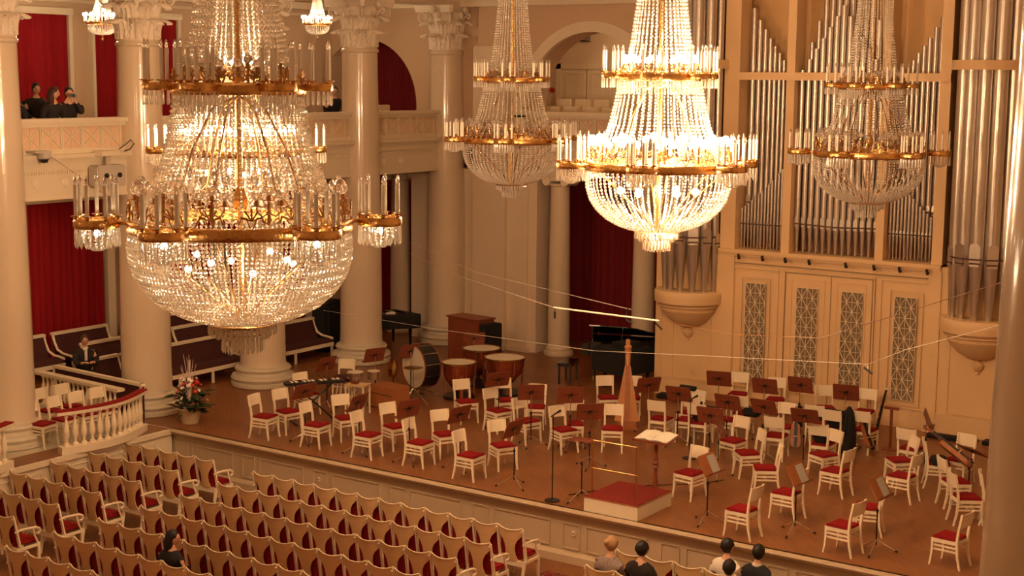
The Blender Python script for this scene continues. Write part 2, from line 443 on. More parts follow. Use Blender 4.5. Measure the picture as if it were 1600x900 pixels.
# end wall left of the organ: arches, gallery and doorway below
EW = 31.1
def arch_wall(x0, x1, z0, z1, cx, cz, r, y0, y1, mats, name, nseg=28):
    m_ = MB()
    pts = [(cx + r*math.cos(PI*k/nseg), cz + r*math.sin(PI*k/nseg)) for k in range(nseg+1)]   # right to left
    # front & back faces built from strips to the rectangle's edge
    for k in range(nseg):
        p, q = pts[k], pts[k+1]
        m_.hexa([(p[0], y0, p[1]), (q[0], y0, q[1]), (q[0], y1, q[1]), (p[0], y1, p[1])],
                [(p[0], y0, z1), (q[0], y0, z1), (q[0], y1, z1), (p[0], y1, z1)])
    m_.box((x0, y0, z0), (cx-r, y1, z1)); m_.box((cx+r, y0, z0), (x1, y1, z1))
    if cz > z0: pass
    o = m_.build(name, mats, None, fix=False); o['kind'] = 'structure'; return o
arch_wall(-27.5, CX+.2, 5.38, 8.74, -26.33, 6.22, 1.75-.02, 31.3, 31.55, 'rose', 'wall_gallery_end') if False else None
# gallery end wall with a half-round opening
m_ = MB(); r_, cx_, cz_ = 1.76, -26.32, 6.2
arc = [(cx_ + r_*math.cos(PI*k/32), cz_ + r_*math.sin(PI*k/32)) for k in range(33)]
for k in range(32):
    p, q = arc[k], arc[k+1]
    m_.hexa([(p[0], 31.3, p[1]), (q[0], 31.3, q[1]), (q[0], 31.75, q[1]), (p[0], 31.75, p[1])], [(p[0], 31.3, 8.74), (q[0], 31.3, 8.74), (q[0], 31.75, 8.74), (p[0], 31.75, 8.74)])
m_.box((cx_+r_, 31.3, 5.38), (-22.4, 31.75, 8.74)); m_.box((-28.2, 31.3, 5.38), (cx_-r_, 31.75, 8.74))
struct('wall_gallery_end', m_, 'rose')
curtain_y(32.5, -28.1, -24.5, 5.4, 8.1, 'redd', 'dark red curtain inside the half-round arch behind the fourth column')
# pier and pilaster
m_ = MB().box((-24.5, 31.3, 0), (-22.45, 31.9, 4.6)); struct('wall_pier', m_, 'wall')
pil = MB().box((-22.47, 30.98, 0), (-21.46, 31.4, 7.75)); 
pilo = struct('wall_pilaster', pil, 'wall')
m_ = MB().box((-22.5, 30.93, .12), (-21.43, 31.35, .3)); m_.box((-22.54, 30.9, 0), (-21.39, 31.35, .12)); m_.build('pilaster_base', 'base', pilo)
m_ = MB().box((-24.62, 31.15, 0), (-24.1, 31.6, 4.62)); m_.box((-24.7, 31.1, 4.3), (-24.02, 31.6, 4.42)); m_.box((-24.66, 31.12, 4.5), (-24.06, 31.6, 4.62)); struct('wall_pilaster', m_, 'wall')
m_ = MB().box((-21.46, 31.1, 0), (-20.55, 32.6, 5.0)); m_.box((-21.08, 31.04, 0), (-20.8, 31.1, 4.78)); m_.box((-21.48, 31.0, 0), (-20.7, 31.12, .12)); struct('wall_end', m_, 'wall')
# opening with Ionic columns; entablature above it
m_ = MB().box((-21.2, 31.0, 4.78), (-13.5, 31.6, 5.40)); m_.box((-21.2, 30.93, 5.32), (-13.5, 31.6, 5.42)); m_.box((-21.2, 30.97, 4.95), (-13.5, 31.1, 5.0)); struct('wall_lintel', m_, 'wall')
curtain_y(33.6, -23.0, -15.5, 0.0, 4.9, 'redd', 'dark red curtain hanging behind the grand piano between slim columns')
# upper: wall with the big arch
m_ = MB(); r_, cx_, cz_ = 1.86, -19.02, 6.24
arc = [(cx_ + r_*math.cos(PI*k/36), cz_ + r_*math.sin(PI*k/36)) for k in range(37)]
for k in range(36):
    p, q = arc[k], arc[k+1]
    m_.hexa([(p[0], 31.1, p[1]), (q[0], 31.1, q[1]), (q[0], 31.95, q[1]), (p[0], 31.95, p[1])], [(p[0], 31.1, 8.74), (q[0], 31.1, 8.74), (q[0], 31.95, 8.74), (p[0], 31.95, 8.74)])
m_.box((-22.4, 31.1, 5.38), (cx_-r_, 31.95, 8.74)); m_.box((cx_+r_, 31.1, 5.38), (-13.5, 31.95, 8.74))
ew = struct('wall_end_upper', m_, 'rose')
m_ = MB()
for k in range(36):
    a, b_ = PI*k/36, PI*(k+1)/36
    def q(r, t, y): return (cx_ + r*math.cos(t), y, cz_ + r*math.sin(t))
    m_.hexa([q(1.84, a, 31.04), q(1.84, b_, 31.04), q(2.10, b_, 31.04), q(2.10, a, 31.04)], [q(1.84, a, 31.2), q(1.84, b_, 31.2), q(2.10, b_, 31.2), q(2.10, a, 31.2)])
m_.build('archivolt', 'white', ew)
# gallery room behind the arch
m_ = MB().box((-24.0, 31.95, 5.2), (-14, 36, 5.38)); struct('gallery_room_floor', m_, 'wall')
m_ = MB().box((-24.0, 35.5, 5.38), (-14, 35.7, 9.5)); m_.box((-23.3, 32, 5.38), (-23.15, 35.6, 9.5)); struct('wall_gallery_room', m_, 'wall')
struct('ceiling_gallery_room', MB().box((-24, 31.9, 9.3), (-14, 35.6, 9.5)), 'wall')
point('gallery_room_lamp', (-19.5, 33.6, 8.6), 60, .3)
dr = MB(); dr.box((-22.62, 35.40, 5.38), (-20.95, 35.46, 7.22)); dro = struct('door_1', dr, 'white')
m_ = MB(); m_.box((-22.78, 35.36, 5.38), (-22.62, 35.5, 7.36)); m_.box((-20.95, 35.36, 5.38), (-20.79, 35.5, 7.36)); m_.box((-22.78, 35.36, 7.22), (-20.79, 35.5, 7.36)); m_.build('door_frame', 'white', dro)
for xx in (-22.55, -21.72):
    m_ = MB(); frame(m_, xx+.08, 6.0, xx+.68, 7.1, 35.38, .03, .02, 'xz'); frame(m_, xx+.08, 5.45, xx+.68, 5.9, 35.38, .03, .02, 'xz'); m_.build('door_panel', 'wall', dro)
MB().box((-21.79, 35.385, 5.4), (-21.77, 35.41, 7.22)).build('door_gap', 'groove', dro)
s_ = tag(MB().box((-.19, -.03, -.07), (.19, .03, .07)).build('exit_sign', 'black', None, loc=(-21.9, 35.42, 8.04)), 'small dark exit sign with pale lettering high inside the big arch', 'sign')
cu = bpy.data.curves.new('sign_lettering', 'FONT'); cu.body = 'ВЫХОД'; cu.size = .12; cu.extrude = .004; cu.align_x = 'CENTER'; cu.align_y = 'CENTER'; cu.materials.append(M['paper'])
bpy.context.view_layer.update(); tmp_ = bpy.data.objects.new('tmp', cu); COL.objects.link(tmp_); bpy.context.view_layer.update(); lm_ = bpy.data.meshes.new_from_object(tmp_.evaluated_get(bpy.context.evaluated_depsgraph_get())); bpy.data.objects.remove(tmp_)
to = bpy.data.objects.new('lettering', lm_); to.rotation_euler = (PI/2, 0, 0); to.location = (0, -.034, 0); to.parent = s_; COL.objects.link(to)
s_ = tag(MB().lathe([(0, .05), (.07, .05), (.08, 0)], 14).xf(Matrix.Rotation(PI/2, 4, 'X')).build('fire_alarm', 'alarm', None, loc=(-22.98, 35.5, 6.62)), 'small round red alarm on the wall left of the gallery doors', 'alarm')
# parapet in front of the arch
b = MB().box((-21.3, 31.0, 5.42), (-15.6, 31.2, 5.52)).build('gallery_parapet', 'white', None); b['kind'] = 'structure'
m_ = MB().box((-21.3, 30.94, 6.04), (-15.6, 31.24, 6.14)); m_.box((-21.3, 31.0, 5.98), (-15.6, 31.18, 6.04)); m_.box((-21.2, 31.0, 5.52), (-20.85, 31.2, 6.04)); m_.build('top_rail', 'white', b)
MB().prism([(-21.3, 6.1), (-20.7, 6.1), (-20.95, 6.2), (-21.05, 6.45), (-21.15, 6.6), (-21.3, 6.6)], 30.96, 31.2, 'xz').build('scroll_end', 'white', b)
MB().box((-20.85, 31.1, 5.52), (-15.6, 31.16, 6.0)).build('infill', 'peach', b)
for k in range(10): link('lattice_panel', XP, b, (-20.55 + k*.485, 31.06, 5.55), -PI/2)

# ------------------------------------------------------------------ columns
def leaf_mesh(h=.36, wd=.30, out=.14):
    m_ = MB()
    def fn(u, v):
        t = v; ww = wd*(1.0 - .35*t) * (1 + .12*math.cos(t*PI*7)) * (1 if t < .8 else (1 - (t-.8)*1.4))
        s_ = (u-.5)
        z = h*min(t/.8, 1) - (0 if t < .8 else (t-.8)*1.3*h)
        x_ = .015 + out*(t**3) + (.10 if t > .8 else 0)*math.sin(min(1, (t-.8)*5)*PI*.8)
        return (x_ - .16*abs(s_)**1.5 + .022*math.cos(s_*PI*6) + .012*math.cos(t*PI*8)*abs(s_)*2, s_*ww, z)
    m_.grid(fn, 12, 16)
    n = len(m_.v); m_.v += [(x_-.02, y_, z_-.005) for (x_, y_, z_) in m_.v]; m_.f += [tuple(reversed([i+n for i in f])) for f in m_.f]; m_.mi = [0]*len(m_.f)
    return m_.mesh('leaf', 'plaster', True)
LEAF1, LEAF2 = leaf_mesh(.40, .36, .17), leaf_mesh(.46, .34, .23)
def volute_mesh(R=.14):
    m_ = MB(); pts = []; rr = []
    for k in range(15):
        t = k/14; pts.append((.02 + .20*t, 0, .30*t**.7)); rr.append(.03)
    for k in range(1, 22):
        a = PI/2 - k/21*PI*3.2; r = R*(1 - k/21*.75); pts.append((.24 + R*0 + r*math.cos(a)*.9, 0, .30 - R + r*math.sin(a) )); rr.append(.028*(1-k/30))
    m_.tube(pts, rr, 6); return m_.mesh('volute', 'plaster', True)
VOL, VOLS = volute_mesh(), volute_mesh(.07)
m_ = MB().lathe([(.70, .0), (.72, .02), (.72, .10), (.69, .12), (.70, .13), (.73, .19), (.70, .25), (.62, .27), (.60, .33), (.61, .35), (.64, .39), (.61, .44), (.55, .46), (.54, .50)], 48)
BASE = m_.mesh('column_base', 'base', True, True)
m_ = MB().lathe([(.54, .48), (.52, .56), (.515, 1.2), (.505, 2.6), (.485, 4.2), (.46, 5.6), (.43, 7.0), (.425, 7.52), (.45, 7.54), (.46, 7.57), (.45, 7.6), (.43, 7.62), (.43, 7.66)], 56)
SHAFT = m_.mesh('shaft', 'marble', True, True)
m_ = MB().lathe([(.43, 7.66), (.42, 7.75), (.42, 8.25), (.46, 8.48), (.52, 8.60)], 32); BELL = m_.mesh('bell', 'plaster', True, True)
pts = []
for k in range(4):
    a = PI/4 + k*PI/2; b_ = a + PI/2
    c0, c1 = (.80*math.cos(a-.06), .80*math.sin(a-.06)), (.80*math.cos(a+.06), .80*math.sin(a+.06))
    pts += [c0, c1]
    e = (.80*math.cos(b_-.06), .80*math.sin(b_-.06))
    for j in range(1, 6):
        t = j/6; x_ = c1[0]*(1-t)+e[0]*t; y_ = c1[1]*(1-t)+e[1]*t; mm = (a+PI/4); s_ = -.12*math.sin(PI*t)
        pts.append((x_ + s_*math.cos(mm), y_ + s_*math.sin(mm)))
m_ = MB().prism(pts, 8.60, 8.70); m_.v = [(x_*(1 if z_ < 8.65 else 1.05), y_*(1 if z_ < 8.65 else 1.05), z_) for x_, y_, z_ in m_.v]; m_.prism([(p[0]*1.05, p[1]*1.05) for p in pts], 8.70, 8.78)
ABAC = m_.mesh('abacus', 'plaster', False, True)
FLO = MB().lathe([(0, .06), (.04, .05), (.06, .02), (.09, .04), (.10, 0), (.06, -.03)], 10).xf(Matrix.Rotation(PI/2, 4, 'Y')).mesh('rosette', 'plaster', True)
def column(x, y, label, cap=True, rz=0):
    r = thing('marble_column', label, 'column', (x, y, 0), rz, 'tall columns of the colonnade')
    link('column_base', BASE, r); link('shaft', SHAFT, r)
    if cap:
        link('bell', BELL, r); link('abacus', ABAC, r)
        for k in range(8):
            a = k*PI/4
            link('leaf', LEAF1, r, (.42*math.cos(a), .42*math.sin(a), 7.67), a)
            a += PI/8
            link('leaf', LEAF2, r, (.41*math.cos(a), .41*math.sin(a), 7.93), a)
        for k in range(4):
            a = PI/4 + k*PI/2
            link('volute', VOL, r, (.38*math.cos(a), .38*math.sin(a), 8.30), a)
            link('rosette', FLO, r, (.66*math.cos(a+PI/4)*.92, .66*math.sin(a+PI/4)*.92, 8.66), a+PI/4)
            for s_ in (-.35, .35): link('volute', VOLS, r, (.36*math.cos(a+PI/4+s_), .36*math.sin(a+PI/4+s_), 8.28), a+PI/4+s_*.5)
    return r
for y, lab in zip(CY, ['tall polished marble column at the left edge of the picture', 'tall polished marble column beside the flower basket', 'tall polished marble column behind the nearest crystal chandelier', 'tall polished marble column in front of the arch with the red curtain', 'tall polished marble column in the corner beside the far-left dim chandelier']):
    column(CX, y, lab)
column(CX, 13.83, 'tall marble column beyond the left picture edge')
column(-1.52, 6.95, 'huge polished marble column close by along the right edge of the picture')
# slim Ionic columns
m_ = MB().lathe([(.38, 0), (.40, .05), (.38, .12), (.31, .14), (.33, .18), (.31, .22), (.285, .25), (.28, 1.5), (.26, 3.2), (.24, 4.28), (.27, 4.3), (.27, 4.36)], 32); ION = m_.mesh('shaft', 'marble', True, True)
m_ = MB()
for s_ in (-1, 1):
    m_.lathe([(0, -.26), (.12, -.26), (.13, -.22), (.10, 0), (.13, .22), (.12, .26), (0, .26)], 20, c=(s_*.27, 0, 4.42), axis='y')
m_.box((-.27, -.22, 4.42), (.27, .22, 4.56)); IONC = m_.mesh('volute_capital', 'white', True, True)
IONA = MB().box((-.34, -.3, 4.56), (.34, .3, 4.64)).box((-.38, -.34, 4.64), (.38, .34, 4.78)).mesh('abacus', 'white', False, True)
for x_, y_, s_, lab in ((-19.98, 31.3, 1, 'slim Ionic column left of the dark red curtain behind the piano'), (-17.55, 31.3, 1, 'slim Ionic column right of the dark red curtain beside the organ'), (-25.35, 31.6, .97, 'slim cream Ionic column glimpsed right of the fourth tall column')):
    r = thing('ionic_column', lab, 'column', (x_, y_, 0)); link('shaft', ION, r); link('volute_capital', IONC, r); link('abacus', IONA, r); r.scale = (1, 1, s_)
curtain_y(33.0, -28.2, -23.6, 0, 4.5, 'redc', 'red curtain strips on either side of the slim column behind the black piano')
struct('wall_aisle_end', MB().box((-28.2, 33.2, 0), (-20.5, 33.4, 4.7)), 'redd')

# ------------------------------------------------------------------ organ
OY = 28.75
organ = thing('pipe_organ', 'large cream pipe organ with silver pipes filling the back wall', 'organ', (-11.7, OY, 0))
def oP(mb, name, mat, smooth=False, fix=True, parent=None):   # geometry in world coordinates, origin at the organ
    mb.v = [(v[0]+11.7, v[1]-OY, v[2]) for v in mb.v]
    return mb.build(name, mat, parent or organ, smooth, fix=fix)
oP(MB().box((-13.95, OY+.66, 3.34), (-9.40, OY+.72, 6.98)), 'dark_gap_sheet', 'pipewood')  # added dark sheet, shade of the gaps between pipes put into its colour
posts = [(-14.26, -13.91), (-12.84, -12.66), (-10.79, -10.62), (-9.62, -9.40)]
for a, b_ in posts: oP(MB().box((a, OY, 3.34), (b_, OY+.5, 12)), 'post', 'organ')
oP(MB().box((-15.78, OY-.02, 0), (-15.62, OY+2.6, 12)), 'side_panel', 'organ')
oP(MB().box((-7.75, OY-.02, 0), (-6.2, OY+.4, 12)), 'side_panel', 'organ')
oP(MB().box((-15.7, OY+.95, 3.3), (-6.2, OY+1.0, 12)), 'back_panel', 'organ_back')
oP(MB().box((-13.95, OY-.03, 6.97), (-9.40, OY+.08, 7.13)), 'rail', 'organ')
oP(MB().box((-15.78, OY, 0), (-13.95, OY+.3, 3.34)).box((-9.45, OY, 0), (-6.2, OY+.3, 3.34)).box((-13.95, OY+.02, 0), (-9.45, OY+.3, 3.34)), 'lower_case', 'organ')
m_ = MB().box((-14.26, OY-.08, 3.30), (-9.40, OY+.9, 3.38)); m_.box((-14.26, OY-.04, 3.24), (-9.40, OY+.1, 3.30)); oP(m_, 'ledge', 'organ')
for a, b_ in posts[:1]+posts[3:]: oP(MB().box((a-.02, OY-.04, 0), (b_+.02, OY+.1, 3.24)), 'pilaster', 'organ')
m_ = MB(); frame(m_, -13.90, .40, -12.86, 3.0, OY-.012, .02, .035, 'xz'); oP(m_, 'panel_frame', 'organ')
m_ = MB(); frame(m_, -10.62, .40, -9.50, 3.0, OY-.012, .02, .035, 'xz'); oP(m_, 'panel_frame', 'organ')
oP(MB().box((-15.7, OY-.03, 0.0), (-13.9, OY, .40)), 'plinth', 'organ'); oP(MB().box((-9.45, OY-.03, 0), (-6.2, OY, .40)), 'plinth', 'organ'); oP(MB().box((-15.7, OY-.045, .38), (-14.2, OY, .41)), 'plinth_moulding', 'organ')
def grille(x0, x1, z0, z1, parent=None):
    g = oP(MB().box((x0, OY-.03, z0), (x1, OY-.012, z1)), 'grille', 'grilleback', parent=parent)
    m_ = MB(); cw = (x1-x0)/2; nr = 5; ch = (z1-z0)/nr/1.0
    y0, y1 = OY-.05, OY-.034
    def bar(p, q, t=.010):
        d_ = Vector((q[0]-p[0], 0, q[1]-p[1])); L = d_.length; d_.normalize(); n_ = Vector((-d_.z, 0, d_.x))*t/2
        a = Vector((p[0], y0, p[1])); b_ = Vector((q[0], y0, q[1])); dy = Vector((0, y1-y0, 0))
        m_.hexa([a-n_, a+n_, a+n_+dy, a-n_+dy], [b_-n_, b_+n_, b_+n_+dy, b_-n_+dy])
    kx = (x1-x0)/4; kz = (z1-z0)/10
    for j in range(11): bar((x0, z0+j*kz), (x1, z0+j*kz), .009)
    for i in range(5): bar((x0+i*kx, z0), (x0+i*kx, z1), .009)
    def cl(xx, zz): return (min(max(xx, x0), x1), min(max(zz, z0), z1))
    for j in range(0, 11):
        for i in range(5):
            if (i + j) % 2: continue
            pass
            cx, cz = x0+i*kx, z0+j*kz
            for dx, dz in ((1, 1), (1, -1)):
                ex, ez = cx+dx*kx, cz+dz*kz
                if x0-1e-4 <= ex <= x1+1e-4 and z0-1e-4 <= ez <= z1+1e-4: bar((cx, cz), (ex, ez), .011)
            if 0 < i < 4 and 0 < j < 10: m_.lathe([(0, -.006), (.016, -.006), (.016, .006), (0, .006)], 8, c=(cx, OY-.045, cz), axis='y')
    m2 = MB(); m2.v = [(v[0]+11.7, v[1]-OY, v[2]) for v in m_.v]; m2.f = m_.f; m2.mi = m_.mi
    o = m2.build('grille_lattice', 'grille', g)
    return g
dl = [(-12.68, -11.69), (-11.67, -10.80)]
doors = []
for a, b_ in dl:
    dd = oP(MB().box((a, OY-.015, .15), (b_, OY+.03, 2.96)), 'door', 'organ')
    m_ = MB(); frame(m_, a+.12, .42, b_-.12, 2.86, OY-.03, .018, .02, 'xz'); oP(m_, 'door_moulding', 'organ', parent=dd); doors.append(dd)
oP(MB().box((-11.69, OY-.02, .15), (-11.67, OY+.02, 2.96)), 'door_gap', 'groove')
m_ = MB(); frame(m_, -12.74, .1, -10.74, 3.02, OY-.03, .03, .04, 'xz'); oP(m_, 'door_frame', 'organ')
m_ = MB(); frame(m_, -12.70, .14, -10.78, 2.975, OY-.022, .014, .01, 'xz'); oP(m_, 'frame_shadow_gap', 'groove')
grille(-13.60, -13.14, .62, 2.68)
grille(-12.43, -11.95, .62, 2.68, doors[0]); grille(-11.44, -10.97, .62, 2.68, doors[1]); grille(-10.31, -9.85, .58, 2.68)
m_ = MB(); frame(m_, -13.70, .5, -13.04, 2.8, OY-.03, .016, .02, 'xz'); oP(m_, 'panel_frame', 'organ')
m_ = MB(); frame(m_, -10.42, .46, -9.73, 2.8, OY-.03, .016, .02, 'xz'); oP(m_, 'panel_frame', 'organ')
for a, b_ in ((-15.35, -14.4), (-9.17, -7.95)):
    m_ = MB(); frame(m_, a, .42, b_, 1.95, OY-.022, .022, .03, 'xz'); oP(m_, 'panel_frame', 'organ')
oP(MB().box((-13.95, OY-.02, 3.08), (-9.4, OY+.03, 3.10)), 'moulding', 'groove')
# pipes
PIPEC = {}
def pipe_mesh(r, z0, zm, z1, name='pipe', mat='pipe', taper=.35, arch=True):
    """foot from z0 to the mouth at zm, body to z1; mouth faces -y"""
    key = (round(r, 3), round(zm-z0, 2), round(z1-zm, 2), mat)
    if key in PIPEC: return PIPEC[key]
    m_ = MB(); m_.lathe([(r*taper, 0), (r*.98, zm-z0-.02), (r, zm-z0)], 12)
    m_.lathe([(r, zm-z0+.0), (r, z1-z0), (r*.86, z1-z0), (r*.86, z1-z0-.1)], 12, cap=False)
    # raised upper lip plate with a half-round top, over a dark mouth
    hw = r*.74; hz = r*2.2
    pts = [(-hw, .03), (hw, .03)] + [(hw*math.cos(PI*k/8), hz + hw*.9*math.sin(PI*k/8)) for k in range(9)]
    st = len(m_.v); m_.prism([(p[0], zm-z0+p[1]) for p in pts], -r*1.02, -r*.72, 'xz')
    m_.box((-hw*.9, -r*1.08, zm-z0-.045*min(1, r/.06)), (hw*.9, -r*.8, zm-z0-.005))
    m_.cur = 1; m_.box((-hw*.95, -r*1.0, zm-z0-.0), (hw*.95, -r*.7, zm-z0+.032))
    me = m_.mesh(name, [mat, 'dark'], True, True); PIPEC[key] = me; return me
def pipe(x, y, r, z0, zm, z1, mat='pipe'):
    link('pipe', pipe_mesh(r, z0, zm, z1, mat=mat), organ, (x+11.7, y-OY, z0))
# bay pipes
tops = [8.47, 8.22, 8.03, 7.83, 7.67, 7.53, 7.38, 7.25]
xs = [-13.80, -13.66, -13.53, -13.41, -13.30, -13.19, -13.09, -12.99]; rs = [.064, .059, .054, .050, .047, .044, .041, .039]
for x_, t_, r in zip(xs, tops, rs):
    pipe(x_, OY+.42, r, 3.42, 4.35, t_)
    pipe(-11.70*2 - x_ + .0, OY+.42, r, 3.42, 4.35, t_-.0)
# second, nearer row of short pipes
for k in range(14):
    x_ = -13.86 + k*.0755; t_ = 4.25 + (k/13)**1.15*.95
    pipe(x_, OY+.22, .030, 3.40, 3.90 - .0*k, t_)
    pipe(-23.4 - x_ - .12, OY+.22, .030, 3.40, 3.90, t_)
# centre bay
for k in range(13):
    x_ = -12.58 + k*.1435; s_ = 1 - abs(k-6)/6; r = .056 + .012*s_
    pipe(x_, OY+.22, r, 3.40, 3.98 - .03*s_, 7.18 + 1.3*s_)
for k in range(12):
    x_ = -12.51 + k*.1435; s_ = 1 - abs(k-5.5)/5.5
    pipe(x_, OY+.5, .055 + .012*s_, 3.42, 4.9, 7.75 + 2.4*s_)
# the two semicircular towers
for cx, lab in ((-14.95, 'l'), (-8.58, 'r')):
    R = .76
    n = 7
    for k in range(n):
        a = PI + PI*(k+.5)/n
        r = .142 if k in (2, 3, 4) else (.12 if k in (1, 5) else .085)
        rr = R - .15
        x_, y_ = cx + rr*math.cos(a), OY + .05 + rr*math.sin(a)*.85
        me = pipe_mesh(r, 2.42, 3.52 - .02*abs(k-3), 11.4, taper=.42)
        o = link('pipe', me, organ, (x_+11.7, y_-OY, 2.42), a + PI/2 )
    for k in range(5):   # inner wooden pipes
        x_ = cx - .42 + k*.21
        oP(MB().hexa([(x_-.03, OY+.22, 2.42), (x_+.03, OY+.22, 2.42), (x_+.03, OY+.28, 2.42), (x_-.03, OY+.28, 2.42)], [(x_-.085, OY+.18, 3.7), (x_+.085, OY+.18, 3.7), (x_+.085, OY+.32, 3.7), (x_-.085, OY+.32, 3.7)]).box((x_-.085, OY+.18, 3.7), (x_+.085, OY+.32, 9)), 'wooden_pipe', 'pipewood')
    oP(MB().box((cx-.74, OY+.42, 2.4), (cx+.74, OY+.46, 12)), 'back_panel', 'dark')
    prof = [(.0, 1.58), (.20, 1.60), (.42, 1.72), (.60, 1.92), (.64, 1.98), (.61, 2.0), (.62, 2.04), (.70, 2.07), (.70, 2.10), (.73, 2.13), (.78, 2.16), (.79, 2.28), (.79, 2.38), (.76, 2.42), (.0, 2.42)]
    m_ = MB().lathe(prof, 28, c=(cx, OY+.02, 0), a0=PI, a1=2*PI); oP(m_, 'corbel', 'organ', True)
    m_ = MB().lathe([(0, 1.28), (.03, 1.29), (.035, 1.32), (.02, 1.34), (.06, 1.36), (.115, 1.43), (.12, 1.48), (.08, 1.54), (.03, 1.56), (0, 1.58)], 18, c=(cx, OY-.02, 0)); oP(m_, 'finial', 'organ', True)
    m_ = MB().lathe([(.77, 7.20), (.79, 7.20), (.79, 7.38), (.77, 7.38), (.77, 7.20)], 20, c=(cx, OY+.02, 0), a0=PI, a1=2*PI, cap=False); oP(m_, 'curved_rail', 'organ', True)
    m_ = MB().lathe([(.66, 3.60), (.68, 3.60), (.68, 3.63), (.66, 3.63), (.66, 3.60)], 20, c=(cx, OY+.02, 0), a0=PI, a1=2*PI, cap=False); oP(m_, 'pipe_stay', 'dark', True)
# little spotlights on the ledge
for k, x_ in enumerate((-13.75, -13.20, -12.68, -12.15, -11.35, -10.75, -10.22, -9.66)):
    t = thing('spotlight', 'small dark spotlight under the organ pipes, %s from the left' % ORD[k], 'spotlight', (x_, OY-.09, 3.31), 0, 'spotlights along the organ ledge')
    MB().box((-.015, -.06, -.03), (.015, .01, -.01)).build('bracket', 'brass', t)
    MB().tube([(0, -.05, -.03), (.05, -.11, -.10)], [.028, .036], 10).build('lamp_head', 'black', t, True)
# ------------------------------------------------------------------ orchestra chairs
def rbox(x0, y0, z0, x1, y1, z1, b=.012):
    bm = bmesh.new(); bmesh.ops.create_cube(bm, size=1)
    for v in bm.verts: v.co = ((x0+x1)/2 + v.co.x*(x1-x0), (y0+y1)/2 + v.co.y*(y1-y0), (z0+z1)/2 + v.co.z*(z1-z0))
    bmesh.ops.bevel(bm, geom=bm.edges[:], offset=b, segments=2, affect='EDGES')
    m_ = MB(); m_.v = [tuple(v.co) for v in bm.verts]; m_.f = [tuple(v.index for v in f.verts) for f in bm.faces]; m_.mi = [0]*len(m_.f); bm.free(); return m_
S = .93
def chair_proto():
    P_ = []
    # seat cushion: trapezoid, wider at the front, softly domed
    m_ = rbox(-.19, -.20, .435, .215, .20, .485, .02)
    m_.v = [(x*S, y*(1 + (x-.0)*.35)*S, (z + (.012*(1-(x/.2)**2)*(1-(y/.2)**2) if z > .46 else 0))*S) for x, y, z in m_.v]
    P_.append(('seat', m_.mesh('seat', 'red', True, True), None, (0,0,0), 0))
    m_ = MB()
    m_.hexa([(-.20, -.185, .385), (.215, -.215, .385), (.215, .215, .385), (-.20, .185, .385)], [(-.20, -.185, .445), (.22, -.22, .445), (.22, .22, .445), (-.20, .185, .445)])
    m_.v = [(x*S, y*S, z*S) for x, y, z in m_.v]
    P_.append(('seat_frame', m_.mesh('seat_frame', 'chair', False, True), None, (0,0,0), 0))
    def sq(pts, ws, name):
        mm = MB(); rings = []
        for (x, y, z), w_ in zip(pts, ws): rings += [(x-w_, y-w_, z), (x+w_, y-w_, z), (x+w_, y+w_, z), (x-w_, y+w_, z)]
        fs = [(3, 2, 1, 0)]
        for i in range(len(pts)-1):
            for k in range(4): fs.append((i*4+k, i*4+(k+1) % 4, (i+1)*4+(k+1) % 4, (i+1)*4+k))
        fs.append(tuple((len(pts)-1)*4+k for k in range(4)))
        mm.add([(x*S, y*S, z*S) for x, y, z in rings], fs); return mm.mesh(name, 'chair', False, True)
    for s_ in (-1, 1):
        P_.append(('leg', sq([(.235, s_*.205, 0), (.212, s_*.198, .15), (.198, s_*.197, .30), (.198, s_*.197, .44)], [.013, .016, .020, .021], 'leg'), None, (0,0,0), 0))
        P_.append(('leg', sq([(-.265, s_*.185, 0), (-.215, s_*.178, .2), (-.195, s_*.175, .42), (-.215, s_*.178, .62), (-.262, s_*.182, .90)], [.014, .017, .020, .018, .014], 'leg'), None, (0,0,0), 0))
    m_ = MB()
    def bar(a, b_, t=.009, h=.013):
        a = Vector(a)*S; b_ = Vector(b_)*S; d_ = (b_-a).normalized(); n_ = Vector((-d_.y, d_.x, 0))*t; z_ = Vector((0, 0, h))
        m_.hexa([a-n_-z_, a+n_-z_, a+n_+z_, a-n_+z_], [b_-n_-z_, b_+n_-z_, b_+n_+z_, b_-n_+z_])
    for s_ in (-1, 1): bar((.205, s_*.195, .27), (-.20, s_*.178, .27)); bar((.205, s_*.195, .335), (-.195, s_*.178, .335))
    bar((.0, -.18, .27), (.0, .18, .27)); bar((.20, -.19, .33), (.20, .19, .33))
    P_.append(('stretcher', m_.mesh('stretcher', 'chair', False, True), None, (0,0,0), 0))
    m_ = MB(); z0, z1 = .67, .905; n = 8; lo = []
    for j, zz in enumerate((z0, z1)):
        for t in (0, 1):
            for k in range(n+1):
                y = -.205 + .41*k/n; base = -.225 - (zz-.65)*.17
                x = base - .022*(1 - (y/.205)**2) - (.018 if t else 0)
                zt = zz - (.006 + .02*(1-abs(y/.205)**2)*0 if j else 0)
                lo.append((x*S, y*S, zt*S))
    N = n+1; fs = []
    for k in range(n):
        a, b_, c, d_ = k, N+k, 2*N+k, 3*N+k      # front lo, back lo, front hi, back hi
        fs += [(a, a+1, c+1, c), (b_+1, b_, d_, d_+1), (a+1, a, b_, b_+1), (c, c+1, d_+1, d_)]
    fs += [(0, 2*N, 3*N, N), (n, N+n, 3*N+n, 2*N+n)]
    m_.add(lo, fs)
    P_.append(('backrest', m_.mesh('backrest', 'chair', True, True), None, (0,0,0), 0))
    return P_
CH = chair_proto()
